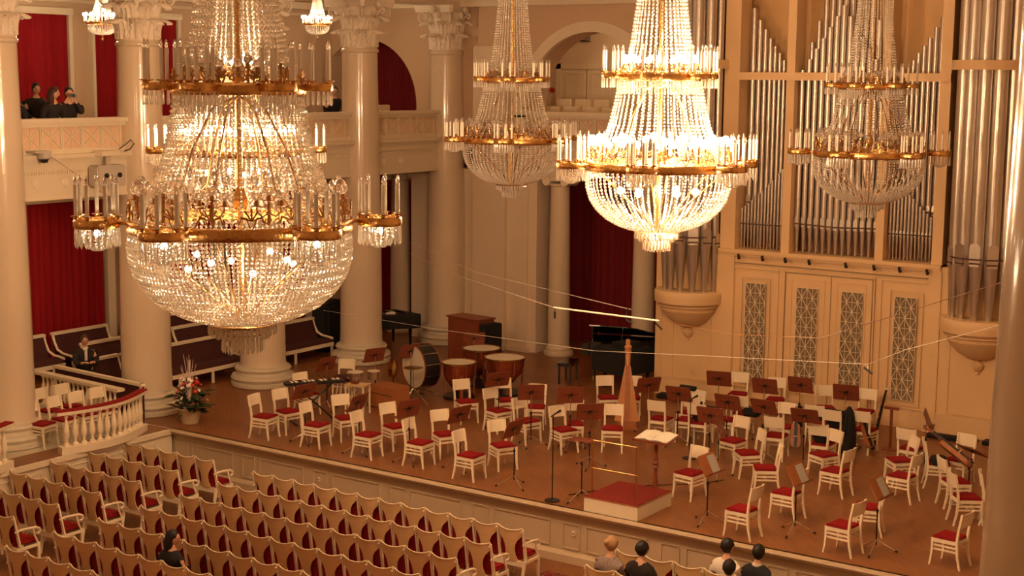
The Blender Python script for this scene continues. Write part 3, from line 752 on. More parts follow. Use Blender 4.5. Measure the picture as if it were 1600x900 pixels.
CHAIRS = [
('A0',-20.56,22.51,-13,'behind the vibraphone, mostly hidden'),('A10',-20.90,24.07,-67,'behind the round red percussion stool'),
('A1',-19.83,20.50,9,'at the far left end of the stage front'),('A2',-19.78,21.09,-11,'second from the left end, set behind its neighbour'),
('A3',-18.56,20.57,6,'in front of the vibraphone stand, front row'),('A4',-18.49,21.34,-25,'right of the vibraphone stand, behind the front row'),
('A5',-17.27,20.54,5,'third in the row along the stage edge from the left'),('A6',-17.28,21.36,-16,'facing a mahogany stand, third pair from the left, rear'),
('A7',-16.14,20.65,3,'fourth in the row along the stage edge from the left'),('A8',-16.15,21.43,-29,'fourth pair from the left, rear, beside a tilted stand'),
('B1',-17.49,23.91,-32,'directly in front of the copper kettledrums'),('B2',-16.50,23.64,-15,'right of and below the kettledrums, angled to the podium'),
('B3',-16.90,24.50,-38,'half hidden behind a stand right of the kettledrums'),('B4',-15.53,23.23,-18,'near the middle left, seen past two stands'),
('B5',-16.07,24.36,-65,'hidden behind the wide stand in the left centre'),('B6',-14.87,20.46,1,'fifth along the stage edge, nearest the thin microphone stand'),
('B8',-14.82,21.39,-28,'behind the fifth front chair, beside a steep stand'),('B9',-14.57,23.05,-24,'right behind the thin black microphone stand'),
('B10',-14.68,23.57,-60,'hidden behind two stands left of the harp'),('B11',-15.36,25.96,-47,'at the rear left of the harp'),
('B12',-14.94,26.24,-65,'mostly hidden behind the harp column'),('B13',-13.87,23.68,-63,'in front of the harp, squarely facing the hall'),
('C1',-13.52,24.92,97,'right of the harp, seen from behind'),('D2',-13.08,25.19,-76,'behind the second microphone stand, hidden by a desk'),
('D3',-13.31,25.76,-99,'with a black case draped over its back'),('D4',-12.76,25.11,99,'with a black bag on the seat beside the microphone stand'),
('D5',-11.61,24.19,-102,'right of the microphone stand in the woodwind group'),('H1',-10.99,23.52,-137,'turned edge-on in front of the woodwinds'),
('H2',-11.12,25.00,102,'in the woodwind group, seen squarely from behind'),('H3',-10.30,22.76,-150,'edge-on facing left, behind a stand with sheet music'),
('H4',-9.54,20.30,174,'front right, nearest the podium on the stage edge'),('H5',-9.37,21.58,175,'behind the second sheet-music stand on the right'),
('H6',-9.85,24.23,-118,'angled front chair of a pair right of the woodwinds'),('H7',-10.19,24.94,94,'with a dark bag on the seat, seen from behind'),
('J3',-9.26,23.32,171,'facing left, centre right, with a clear view of its seat'),('J4',-9.96,26.43,90,'holding a violin, beside the tall black bag'),
('J5',-10.55,27.93,-85,'last along the organ wall, left of the bassoon'),('J6',-8.75,25.56,87,'right rear, farthest of the group facing the wall'),
('J7',-8.62,24.66,-137,'right rear, facing left, tucked behind another'),('J8',-8.22,23.67,173,'right side, facing left, third from the stage edge'),
('P1',-11.20,21.72,-100,'immediately right of the podium and lectern'),
('J9',-8.02,24.85,24,'edge-on in front of the round drum head at right'),('J10',-7.40,23.86,41,'left one of an edge-on pair near the right column'),
('J11',-6.95,23.03,37,'right one of an edge-on pair near the right column'),('J12',-7.79,25.31,-100,'under the lying cello at the far right'),
('J13',-6.55,23.26,20,'nearly hidden behind the huge right column'),('J14',-6.48,20.83,171,'front right corner of the stage, nearest the right column'),
('J15',-7.96,20.44,171,'second from the right along the stage edge'),('J16',-8.02,21.57,193,'behind the third sheet-music stand, half hidden'),
('E1',-11.33,25.76,-85,'among the woodwind desks, back half covered'),('E2',-10.90,26.36,101,'rear right, in front of a dark instrument case'),
('E3',-10.44,26.19,92,'rear right, with a bulky black bag on the seat'),('E4',-13.33,27.93,-74,'first in the row along the organ wall from the left'),
('E5',-12.44,26.28,100,'behind a woodwind desk with a dark bag under it'),('D6',-12.48,25.64,-80,'hidden behind the central woodwind desk'),
('E6',-12.46,27.90,-71,'second in the row along the organ wall from the left'),('E7',-11.31,27.77,-59,'third in the row along the organ wall from the left')]
CP = {}
for (k, x_, y_, a, lab) in CHAIRS:
    CP[k] = inst(CH, 'orchestra_chair', 'white chair with red seat ' + lab, 'chair', (x_, y_, 0), math.radians(a), 'white orchestra chairs on the stage')
# box chairs between the first two columns
for i, (x_, y_, a) in enumerate(((-22.75, 17.55, 10), (-22.75, 18.05, 5), (-22.75, 18.55, 0), (-22.75, 19.05, -6), (-23.55, 18.35, 5), (-23.55, 18.85, 0))):
    inst(CH, 'orchestra_chair', 'white chair with red seat behind the curved balustrade, ' + ('%s from the left in front' % ORD[i] if i < 4 else '%s from the left at the back' % ORD[i-4]), 'chair', (x_, y_, 0), math.radians(a), 'chairs behind the curved balustrade')

# ------------------------------------------------------------------ music stands
def stand_proto(h, tilt, score=False, lightm=False):
    t = math.radians(tilt); P_ = []
    # desk lies with its local up along (-sin t, 0, cos t), faces +x
    Tm = TR(0, 0, h) @ Matrix.Rotation(-t, 4, 'Y')
    m_ = MB(); w_, hh = .25, .17
    pts = [(-w_+.01, -hh), (w_-.01, -hh), (w_, -hh+.02), (w_, hh-.02), (w_-.02, hh), (-w_+.02, hh), (-w_, hh-.02), (-w_, -hh+.02)]
    m_.prism(pts, -.009, .003, 'yz'); m_.xf(Tm)
    P_.append(('desk', m_.mesh('desk', 'mahog2' if lightm else 'mahog', False, True), None, (0,0,0), 0))
    m_ = MB().box((-.005, -w_, -hh-.006), (.055, w_, -hh+.004)); m_.box((.047, -w_, -hh-.006), (.055, w_, -hh+.014)); m_.xf(Tm)
    P_.append(('lip', m_.mesh('lip', 'mahog', False, True), 0, (0,0,0), 0))
    m_ = MB(); m_.lathe([(0, -.03), (.035, -.03), (.035, -.012), (0, -.012)], 12, axis='x'); 
    for s_ in (-1, 1): m_.box((-.016, -.02, -.006), (-.009, .02, .006)); m_.tube([(-.013, 0, 0), (-.013, s_*.14, .012)], .005, 5); m_.tube([(-.013, 0, 0), (-.013, s_*.05, -.05*s_)], .006, 5)
    m_.xf(Tm); P_.append(('tilt_hub', m_.mesh('tilt_hub', 'black', False, True), 0, (0,0,0), 0))
    m_ = MB().tube([(-.02, 0, h-.01), (-.02, 0, .62)], .008, 8); P_.append(('upper_tube', m_.mesh('upper_tube', 'chrome', True), None, (0,0,0), 0))
    m_ = MB().tube([(-.02, 0, .68), (-.02, 0, .12)], .012, 8); m_.tube([(-.02, 0, .66), (-.02, 0, .62)], .02, 8); m_.tube([(-.02, 0, .64), (-.02, .035, .64)], .012, 6)
    P_.append(('pole', m_.mesh('pole', 'black', True), None, (0,0,0), 0))
    for k in range(3):
        a = k*2*PI/3 + .6
        m_ = MB().tube([(-.02, 0, .20), (-.02+.30*math.cos(a), .30*math.sin(a), .022)], .0095, 7); n = len(m_.v)
        P_.append(('leg', m_.mesh('leg', 'chrome', True), None, (0,0,0), 0))
        m_ = MB().tube([(-.02+.285*math.cos(a), .285*math.sin(a), .03), (-.02+.325*math.cos(a), .325*math.sin(a), .012)], .014, 7)
        P_.append(('rubber_foot', m_.mesh('rubber_foot', 'black', True), len(P_)-1, (0,0,0), 0))
    if score:
        m_ = MB().box((.004, -.01, -.155), (.010, .20, .13)).xf(Tm); P_.append(('sheet_music', m_.mesh('sheet_music', 'print'), 0, (0,0,0), 0))
    return P_
STANDS = [
('S1',-18.93,20.66,168,1.01,28,'partly behind the vibraphone, lower left'),('S2',-20.48,23.03,175,.99,26,'left of the round red percussion stool'),
('S3',-17.57,20.63,183,.98,25,'between the second and third pairs of front chairs'),('S4',-16.37,20.63,167,1.03,17,'fourth from the left above the stage edge'),
('S5',-15.42,20.89,171,1.00,23,'leaning steeply left of the fifth front chair'),('S6',-20.24,24.33,160,1.01,22,'left of the bass drum beside the cymbals'),
('S7',-19.89,25.13,157,1.01,23,'standing right before the bass drum head'),('S8',-19.66,27.19,131,1.03,26,'above the kettledrums before the celesta'),
('S9',-16.53,23.69,149,1.04,27,'just right of the kettledrums'),('S10',-15.30,23.03,133,1.05,21,'second to the right of the kettledrums'),
('S11',-14.56,23.26,131,1.05,18,'third to the right of the kettledrums'),('S12',-13.58,22.36,134,1.03,21,'just left of the harp, low centre'),
('S13',-13.96,20.48,179,1.03,24,'left of the black microphone stand, leaning steeply'),('S14',-13.96,25.19,144,1.00,22,'just right of the harp'),
('S15',-13.03,26.41,105,1.04,22,'first of the back row against the organ doors'),('S16',-13.06,24.76,98,1.01,27,'above the conductor lectern, left woodwind desk'),
('S17',-11.97,24.66,92,1.01,26,'in the middle of the woodwind group'),('S18',-11.77,23.55,95,.99,22,'nearest the second microphone stand'),
('S19',-11.98,26.30,100,1.04,21,'second of the back row against the organ doors'),('S20',-11.26,24.71,89,1.01,29,'right of the middle woodwind desk'),
('S21',-11.48,26.87,95,1.03,19,'third of the back row against the organ doors'),('S22',-10.33,24.43,99,1.02,33,'rightmost of the woodwind desks'),
('S23',-10.43,26.61,101,1.06,21,'last of the back row, before the rightmost lattice pair'),
('F25',-10.27,20.57,-4,.97,28,'with an open score, first right of the podium'),('F26',-8.91,20.89,-5,.96,28,'with an open score, second right of the podium'),
('F27',-7.54,20.73,-2,1.01,29,'with a pale booklet, third right of the podium')]
for (k, x_, y_, a, h, t, lab) in STANDS:
    f_ = k[0] == 'F'
    inst(stand_proto(h, t, f_, f_), 'music_stand', 'mahogany music stand ' + lab, 'music stand', (x_, y_, 0), math.radians(a), 'mahogany music stands')
inst(stand_proto(1.02, 78), 'music_stand', 'mahogany music stand with flat desk left of the brass podium rail', 'music stand', (-12.55, 20.45, 0), math.radians(100), 'mahogany music stands')
inst(stand_proto(.95, 25), 'music_stand', 'mahogany music stand seen edge-on right of the second microphone stand', 'music stand', (-11.35, 23.1, 0), math.radians(20), 'mahogany music stands')
inst(stand_proto(1.02, 22), 'music_stand', 'mahogany music stand seen edge-on beside the lying cello', 'music stand', (-8.45, 25.5, 0), math.radians(15), 'mahogany music stands')
inst(stand_proto(.95, 60), 'music_stand', 'mahogany music stand among the edge-on chairs at far right', 'music stand', (-7.2, 24.0, 0), math.radians(60), 'mahogany music stands')

# ------------------------------------------------------------------ podium, rail, lectern, microphones
t = thing('podium', 'white conductor podium with dark red carpeted top at the stage edge', 'podium', (-12.22, 19.93+.05, 0))
x1, y1 = 1.0, 1.12
MB().box((0, 0, 0), (x1, y1, .225)).build('body', 'white', t)
MB().box((-.004, -.004, .225), (x1+.004, y1+.004, .245)).build('edge_strip', 'mahog2', t)
MB().box((.012, .012, .245), (x1-.012, y1-.012, .258)).build('carpet_top', 'carpet', t)
t = thing('podium_rail', 'slim brass safety rail standing on the podium, open frame', 'rail', (-12.12, 20.06, .25))
for xx in (0, .82): MB().tube([(xx, 0, 0), (xx, 0, .95)], .014, 10).build('post', 'brass', t, True)
for zz in (.93, .47): MB().tube([(-.02, 0, zz), (.84, 0, zz)], .013, 10).build('crossbar', 'brass', t, True)
t = thing('conductor_lectern', 'turned mahogany lectern bearing a large open white score', 'lectern', (-11.62, 21.28, 0), math.radians(0))
MB().lathe([(.16, 0), (.17, .03), (.10, .06), (.05, .10), (.035, .18), (.05, .25), (.035, .35), (.03, .50), (.045, .55), (.03, .58), (.05, .62), (.03, .66), (.045, .70), (.03, .75), (.03, .98), (.05, 1.02)], 16).build('turned_column', 'mahog', t, True)
m_ = MB().box((-.33, -.24, -.02), (.33, .24, 0)).box((-.33, -.24, 0), (.33, -.225, .02)).xf(TR(0, 0, 1.06) @ Matrix.Rotation(math.radians(9), 4, 'X')); m_.build('desk', 'mahog', t)
sc_ = thing('orchestral_score', 'big open score with white pages on the conductor lectern', 'score', (-11.62, 21.28, 1.065))
for s_ in (-1, 1):
    m_ = MB()
    m_.grid(lambda u, v: (s_*(.005 + u*.30), -.21+v*.42, .012+.02*math.sin(PI*min(u*1.3, 1))), 6, 1); n = len(m_.v)
    m_.grid(lambda u, v: (s_*(.005 + u*.30), -.21+v*.42, .0), 6, 1)
    m_.xf(Matrix.Rotation(math.radians(9), 4, 'X')); m_.build('page', 'paper', sc_, True)
def mic(x, y, label, h=1.52):
    t = thing('microphone_stand', label, 'microphone stand', (x, y, 0))
    MB().lathe([(0, 0), (.13, 0), (.13, .015), (.03, .03), (0, .03)], 20).build('base', 'black', t, True)
    MB().tube([(0, 0, .02), (0, 0, h-.5)], .011, 8).build('pole', 'black', t, True)
    MB().tube([(0, 0, h-.5), (0, 0, h)], .008, 8).build('upper_pole', 'black', t, True)
    MB().tube([(-.04, 0, h-.02), (.05, .01, h+.05), (.13, .02, h+.10)], [.012, .014, .024], 8).build('microphone', 'black', t, True)
mic(-12.95, 20.16, 'thin black microphone stand left of the podium', 1.45)
mic(-12.41, 24.01, 'thin black microphone stand among the woodwind desks', 1.1)
m_ = MB(); pts = [(-12.9, 20.6, .01), (-12.6, 21.2, .01), (-12.1, 21.9, .01), (-11.4, 22.6, .01), (-11.2, 23.0, .01)]
tag(m_.tube(pts, .008, 5).build('cable', 'black', None, True), 'thin dark cable crossing the floor behind the podium', 'cable')

# ------------------------------------------------------------------ harp
t = thing('harp', 'tall golden-brown concert harp seen from its soundbox side', 'harp', (-14.50, 25.30, 0), math.radians(30))
H_ = 1.62
m_ = MB()     # soundbox: tapers upward, seen as a narrow triangle
m_.hexa([(-.25, -.02, .17), (.25, -.02, .17), (.20, .16, .17), (-.20, .16, .17)], [(-.055, .20, H_-.35), (.055, .20, H_-.35), (.045, .28, H_-.35), (-.045, .28, H_-.35)])
m_.build('soundbox', 'harpw', t)
m_ = MB().hexa([(-.06, -.05, .17), (.06, -.05, .17), (.06, -.02, .17), (-.06, -.02, .17)], [(-.035, .165, H_-.33), (.035, .165, H_-.33), (.03, .2, H_-.33), (-.03, .2, H_-.33)]); m_.build('spine', 'mahog2', t)
m_ = MB().box((-.22, -.10, 0), (.22, .42, .06)).box((-.19, -.08, .06), (.19, .40, .17)); m_.build('pedestal', 'mahog2', t)
m_ = MB().tube([(0, .20, H_-.36), (0, .24, H_-.1), (0, .30, H_-.03), (0, .50, H_-.12), (0, .72, H_-.02), (0, .86, H_+.03)], [.05, .06, .065, .05, .05, .05], 10); m_.build('neck', 'harpw', t, True)
m_ = MB().lathe([(.05, 0), (.075, .03), (.06, .08), (.08, .14), (.05, .18), (0, .19)], 14, c=(0, .24, H_-.12)); m_.build('shoulder', 'harpw', t, True)
m_ = MB().tube([(0, .36, .1), (0, .60, .9), (0, .86, H_)], [.045, .035, .04], 12); m_.build('column', 'harpw', t, True)
m_ = MB()
for k in range(22):
    f_ = k/21; a = (0, .02+.2*f_, .35+.9*f_); b_ = (0, .78-.46*f_, H_-.02-.06*math.sin(PI*f_)); m_.tube([a, b_], .0015, 3, cap=False)
stuff(m_.build('strings', 'paper', t))

# ------------------------------------------------------------------ grand pianos
def piano_outline():
    return [(-.72, 0), (.72, 0), (.72, .35), (.70, .9), (.62, 1.25), (.45, 1.5), (.25, 1.62), (.0, 1.75), (-.2, 1.95), (-.42, 2.05), (-.62, 1.98), (-.72, 1.8)]
def grand(label, x, y, rz, lid=True, cover=False):
    t = thing('grand_piano', label, 'piano', (x, y, 0), rz)
    t.scale = (.74, .74, 1) if lid else (.8, .58, 1)
    po = piano_outline()
    MB().prism(po, .62, .95).build('case', 'blackcloth' if cover else 'blackgloss', t)
    if not cover:
        m_ = MB().box((-.68, -.18, .66), (.68, 0, .74)); m_.box((-.72, -.2, .62), (-.66, .05, .90)); m_.box((.66, -.2, .62), (.72, .05, .90)); m_.build('keybed', 'blackgloss', t)
        m_ = MB()
        for k in range(52): m_.box((-.60+k*.0231, -.15, .74), (-.60+k*.0231+.0215, -.01, .755))
        stuff(m_.build('white_keys', 'paper', t))
        m_ = MB()
        for k in range(51):
            if k % 7 in (0, 1, 3, 4, 5): m_.box((-.584+k*.0231, -.10, .755), (-.584+k*.0231+.011, -.01, .765))
        stuff(m_.build('black_keys', 'black', t))
        MB().box((-.35, .02, .95), (.35, .05, 1.15)).build('music_desk', 'blackgloss', t)
    for (lx, ly) in ((-.6, .15), (.6, .15), (-.35, 1.7)):
        l = MB().tube([(lx, ly, .62), (lx, ly, .12)], [.07, .04], 6).build('leg', 'blackgloss', t, True)
        MB().lathe([(0, 0), (.03, 0), (.045, .03), (.03, .1), (.03, .12)], 10, c=(lx, ly, 0)).build('caster', 'brass', l, True)
    if lid:
        lid_m = MB().prism([p for p in po if True], 0, .025)
        lid_m.xf(TR(-.72, 0, .96) @ Matrix.Rotation(math.radians(-14), 4, 'Y') @ TR(.72, 0, 0)); lid_m.build('lid', 'blackgloss', t)
        MB().tube([(.45, 1.0, .95), (.30, 1.0, 1.24)], .012, 6).build('lid_prop', 'blackgloss', t)
    return t
grand('black grand piano with open lid at the back near the red curtain', -17.75, 29.35, math.radians(-72))
t = thing('covered_piano', 'black cloth-covered grand piano between the open piano and the organ', 'piano', (-16.05, 28.55, 0), math.radians(75))
m_ = MB(); po = [(p[0]*.72, p[1]*.55) for p in piano_outline()]; m_.prism(po, .42, .92); m_.prism([(p[0]*.9, p[1]*.9+.05) for p in po], .92, .96); m_.build('cover', 'blackcloth', t)
for (lx, ly) in ((-.4, .15), (.4, .15), (-.2, .9)): MB().tube([(lx, ly, .45), (lx, ly, 0)], .035, 6).build('leg', 'black', t)
MB().box((-.30, .2, .96), (.25, .6, 1.1)).build('folded_cloth', 'blackcloth', t)
t = thing('piano_bench', 'black piano bench beside the open grand piano keyboard', 'bench', (-17.95, 28.55, 0), math.radians(-72))
MB().box((-.36, -.17, .42), (.36, .17, .50)).build('seat', 'blackgloss', t)
for lx in (-.31, .31):
    for ly in (-.13, .13): MB().box((lx-.02, ly-.02, 0), (lx+.02, ly+.02, .42)).build('leg', 'blackgloss', t)
grand('black draped grand piano behind the fourth column, papers on top', -24.25, 29.25, math.radians(-100), lid=False, cover=True)
for k, (dx, dy) in enumerate(((-.2, -.35), (.0, -.8), (.25, -1.2), (-.3, -1.5), (.3, -.5))):
    tag(rbox(-.12, -.16, 0, .12, .16, .05, .01).build('bundle', ['mahog', 'paper', 'blackcloth', 'paper', 'mahog'][k], None, loc=(-23.75+dx*.5, 29.2+dx*.6, .95), rz=k*.7), '%s bundle lying on the draped piano, %s' % (['brown', 'pale', 'black', 'small pale', 'dark brown'][k], ORD[k] + ' from its keyboard end'), 'bundle', 'bundles on the draped piano')
t = thing('instrument_case', 'tall black instrument case standing behind the long bench', 'case', (-25.1, 28.35, 0), .2)
rbox(-.25, -.5, 0, .25, .5, 1.25, .08).build('case_body', 'blackcloth', t, True); rbox(-.27, -.1, .7, -.25, .1, .76, .008).build('handle', 'black', t)
for k, (x_, y_) in enumerate(((-26.3, 28.75), (-25.75, 28.9), (-25.2, 29.1))):
    t = thing('stacked_chair', 'dark reddish chair jumbled beside the black case, %s' % ['front', 'middle', 'rear'][k], 'chair', (x_, y_, 0), k*.8, 'dark chairs beside the case')
    MB().box((-.2, -.2, .42), (.2, .2, .47)).build('seat', 'maroon', t)
    for lx in (-.18, .18):
        for ly in (-.18, .18): MB().box((lx-.015, ly-.015, 0), (lx+.015, ly+.015, .9 if lx < 0 else .42)).build('leg', 'mahog', t)
    MB().box((-.19, -.2, .65), (-.16, .2, .9)).build('backrest', 'maroon', t)

# celesta
t = thing('celesta', 'brown upright celesta with a black end, against the pale pier', 'celesta', (-20.78, 28.5, 0), math.radians(-8))
rbox(-.68, -.02, .05, .40, .50, 1.18, .015).build('cabinet', 'mahog', t)
rbox(.40, -.06, .0, .66, .50, 1.12, .02).build('black_end', 'blackcloth', t, True)
MB().box((-.70, -.05, 1.18), (.42, .52, 1.22)).build('lid', 'mahog', t)
MB().box((-.62, -.035, .15), (.34, -.02, 1.05)).build('front_panel', 'mahog', t)
MB().box((.45, -.075, .78), (.60, -.06, .81)).build('handle', 'chrome', t)

# ------------------------------------------------------------------ percussion
def kettledrum(x, y, r, h, label):
    t = thing('kettledrum', label, 'kettledrum', (x, y, 0), 0, 'copper kettledrums')
    MB().lathe([(.05, h-.62), (r*.45, h-.56), (r*.82, h-.38), (r*.97, h-.2), (r, h-.03)], 32).build('bowl', 'copper', t, True)
    MB().lathe([(0, h-.002), (r*.97, h-.002), (r*.985, h-.008)], 32).build('drumhead', 'skinhead', t)
    MB().lathe([(r*.98, h-.03), (r*1.06, h-.03), (r*1.06, h+.008), (r*.98, h+.008), (r*.98, h-.03)], 32, cap=False).build('hoop', 'bronze', t, True)
    for k in range(8):
        a = k*PI/4 + .3
        MB().tube([(r*1.05*math.cos(a), r*1.05*math.sin(a), h+.02), (r*1.03*math.cos(a), r*1.03*math.sin(a), h-.28), (r*.7*math.cos(a), r*.7*math.sin(a), h-.52)], .009, 5).build('tension_rod', 'chrome', t, True)
    for k in range(4):
        a = k*PI/2 + .8
        MB().box((r*.86, -.035, .06), (r*.94, .035, h-.18)).xf(rot(a)).build('strut', 'mahog', t)
    m_ = MB().lathe([(.0, .02), (r*.95, .02), (r*.95, .07), (0, .07)], 24); m_.build('base', 'black', t)
kettledrum(-18.95, 25.65, .37, .80, 'copper kettledrum nearest the bass drum')
kettledrum(-18.35, 26.55, .44, .84, 'copper kettledrum, the rightmost and largest')
kettledrum(-19.35, 27.05, .42, .86, 'kettledrum at the back in front of the celesta, only its pale head showing')
# bass drum
t = thing('bass_drum', 'big upright bass drum with black shell and pale head', 'drum', (-19.78, 25.38, 0), math.radians(-109))
cz = .66; R = .47
MB().lathe([(R, -.20), (R, .20)], 40, c=(0, 0, cz), axis='x', cap=False).build('shell', 'black', t, True)
for s_ in (-1, 1):
    MB().lathe([(0, s_*.2), (R, s_*.2), (R, s_*.19)], 40, c=(0, 0, cz), axis='x').build('drumhead', 'skinhead', t)
    MB().lathe([(R-.005, s_*.185), (R+.012, s_*.185), (R+.012, s_*.21), (R-.005, s_*.21), (R-.005, s_*.185)], 40, c=(0, 0, cz), axis='x', cap=False).build('hoop', 'mahog', t, True)
for k in range(12):
    a = k*PI/6 + .2
    MB().tube([(-.20, (R+.025)*math.cos(a), cz+(R+.025)*math.sin(a)), (.20, (R+.025)*math.cos(a), cz+(R+.025)*math.sin(a))], .007, 5).build('tension_rod', 'chrome', t, True)
for s_ in (-1, 1):
    MB().tube([(s_*.3, -.35, .0), (-s_*.0, .0, cz-R-.04), (s_*.3, .35, .0)], .012, 6).build('stand_leg', 'chrome', t, True)
MB().tube([(-.26, -.35, .3), (.26, .38, .3)], .01, 5).build('stand_brace', 'chrome', t)
t = thing('cymbal_stand', 'dark cymbal on a thin stand in front of the bass drum head', 'cymbal', (-19.35, 24.55, 0))
MB().lathe([(0, .02), (.04, .018), (.22, .0), (.22, -.003), (0, .01)], 28, c=(0, 0, .80)).build('cymbal', 'bronze', t, True)
MB().tube([(0, 0, .84), (0, 0, .2)], .009, 7).build('pole', 'chrome', t)
for k in range(3):
    a = k*2.1 + .3; MB().tube([(0, 0, .35), (.33*math.cos(a), .33*math.sin(a), .01)], .009, 6).build('leg', 'chrome', t)
# side drum, stool, table, vibraphone
t = thing('snare_drum', 'small chrome snare drum on a folding stand by the red stool', 'drum', (-20.25, 23.7, 0))
MB().lathe([(.17, .60), (.17, .74)], 24, cap=False).build('shell', 'chrome', t, True); MB().lathe([(0, .738), (.172, .738), (.175, .73)], 24).build('drumhead', 'skinhead', t)
MB().lathe([(.17, .60), (.185, .60), (.185, .62), (.17, .62), (.17, .60)], 24, cap=False).build('hoop', 'chrome', t, True)
for k in range(3):
    a = k*2.1; MB().tube([(.15*math.cos(a), .15*math.sin(a), .6), (-.05*math.cos(a), -.05*math.sin(a), .3), (.25*math.cos(a), .25*math.sin(a), .01)], .008, 5).build('leg', 'chrome', t)
t = thing('tom_drum', 'small shiny tom drum beside the snare drum', 'drum', (-19.95, 23.95, 0))
MB().lathe([(.13, .58), (.13, .76)], 20, cap=False).build('shell', 'chrome', t, True); MB().lathe([(0, .758), (.132, .758), (.135, .75)], 20).build('drumhead', 'skinhead', t)
MB().tube([(0, 0, .6), (0, 0, .02)], .012, 6).build('pole', 'chrome', t); MB().lathe([(0, 0), (.15, 0), (.15, .02), (0, .02)], 14).build('base', 'black', t)
t = thing('round_stool', 'round stool with dark red padded seat in front of the fourth column', 'stool', (-20.62, 23.72, 0))
MB().lathe([(0, .50), (.17, .50), (.19, .54), (.18, .60), (.12, .62), (0, .625)], 24).build('padded_seat', 'maroon', t, True)
for k in range(4):
    a = k*PI/2+.4; MB().tube([(.08*math.cos(a), .08*math.sin(a), .5), (.2*math.cos(a), .2*math.sin(a), 0)], .012, 6).build('leg', 'chair', t)
t = thing('side_table', 'light wooden table frame holding small percussion', 'table', (-19.72, 23.15, 0), math.radians(15))
MB().box((-.22, -.18, .60), (.22, .18, .63)).build('table_top', 'seatback', t)
for lx in (-.2, .2):
    for ly in (-.16, .16): MB().box((lx-.015, ly-.015, 0), (lx+.015, ly+.015, .6)).build('leg', 'chair', t)
tag(rbox(-.09, -.06, 0, .09, .06, .06, .02).build('tambourine_bag', 'mahog', None, loc=(-19.8, 23.15, .63)), 'small dark bag lying on the light percussion table', 'bag')
t = thing('gong_rack', 'shiny brass hand cymbals on a dark stand left of the bass drum', 'cymbals', (-20.35, 25.1, 0), math.radians(20))
for s_ in (-1, 1): MB().lathe([(0, .02), (.03, .02), (.2, 0), (.2, -.003), (0, .01)], 24, axis='x', c=(s_*.05, 0, .58)).build('cymbal', 'brass', t, True)
MB().tube([(0, 0, .55), (0, 0, .0)], .012, 6).build('pole', 'black', t); MB().lathe([(0, 0), (.2, 0), (.2, .02), (0, .02)], 14).build('base', 'black', t)
t = thing('drape_box', 'low brown percussion case draped in cloth before the bass drum', 'case', (-19.95, 24.0, 0), math.radians(-10))
rbox(.0, -.15, .0, .72, .35, .48, .02).build('case_body', 'mahog2', t); MB().box((.02, -.155, .3), (.7, -.15, .32)).build('seam', 'dark', t)
t = thing('vibraphone', 'folding vibraphone with gleaming metal bars on a black X-shaped stand', 'vibraphone', (-19.95, 22.05, 0), math.radians(58))
m_ = MB().hexa([(-.60, -.10, .80), (.60, -.20, .80), (.60, .20, .80), (-.60, .10, .80)], [(-.60, -.10, .85), (.60, -.20, .85), (.60, .20, .85), (-.60, .10, .85)]); m_.build('frame', 'black', t)
for k in range(13):
    x_ = -.52 + k*.087; hw = .08+.0075*k; MB().box((-.033, -hw*.3-.02, 0), (.033, hw, .012)).build('bar', 'chrome', t, loc=(x_, .01, .855))
for k in range(12):
    x_ = -.48 + k*.087
    if k % 7 not in (2, 6): MB().box((-.024, -.15, 0), (.024, -.02, .012)).build('raised_bar', 'paper', t, loc=(x_, -.01, .875))
for s_ in (-1, 1): MB().tube([(s_*.42, 0, .80), (0, s_*.05, .42), (-s_*.42, 0, .02)], .018, 6).build('cross_leg', 'black', t); MB().tube([(s_*.42, -.25, .02), (s_*.42, .25, .02)], .016, 6).build('foot_bar', 'black', t)

# ------------------------------------------------------------------ bassoon, violin, cello, bags
t = thing('bassoon', 'dark bassoon with a white ring on top leaning upright near the organ', 'bassoon', (-9.86, 26.62, 0), 0)
MB().tube([(0, 0, .02), (.08, .02, .55), (.20, .05, 1.20)], [.035, .03, .02], 10).build('body', 'black', t, True)
MB().tube([(.20, .05, 1.20), (.203, .05, 1.225)], .026, 12).build('bell_ring', 'paper', t)
for k in range(6): MB().tube([(.06+k*.012, -.035, .35+k*.1), (.075+k*.012, -.035, .40+k*.1)], .009, 5).build('key', 'chrome', t)
t = thing('instrument_rack', 'T-shaped wooden instrument rack beside the bassoon', 'rack', (-9.62, 26.9, 0))
MB().box((-.022, -.022, 0), (.022, .022, .78)).build('post', 'mahog', t); MB().box((-.14, -.03, .78), (.14, .03, .83)).build('crossbar', 'mahog', t); MB().box((-.13, -.13, 0), (.13, .13, .02)).build('base', 'mahog', t)
t = thing('double_bass_bag', 'tall slim black instrument bag standing by a back-row chair', 'bag', (-10.16, 26.12, 0))
MB().lathe([(0, 0), (.14, .02), (.15, .25), (.13, .55), (.09, .8), (.03, .9), (0, .91)], 14).build('bag_body', 'blackcloth', t, True); MB().tube([(.0, -.1, .8), (.0, -.15, .6), (0, -.15, .4)], .01, 5).build('strap', 'black', t)
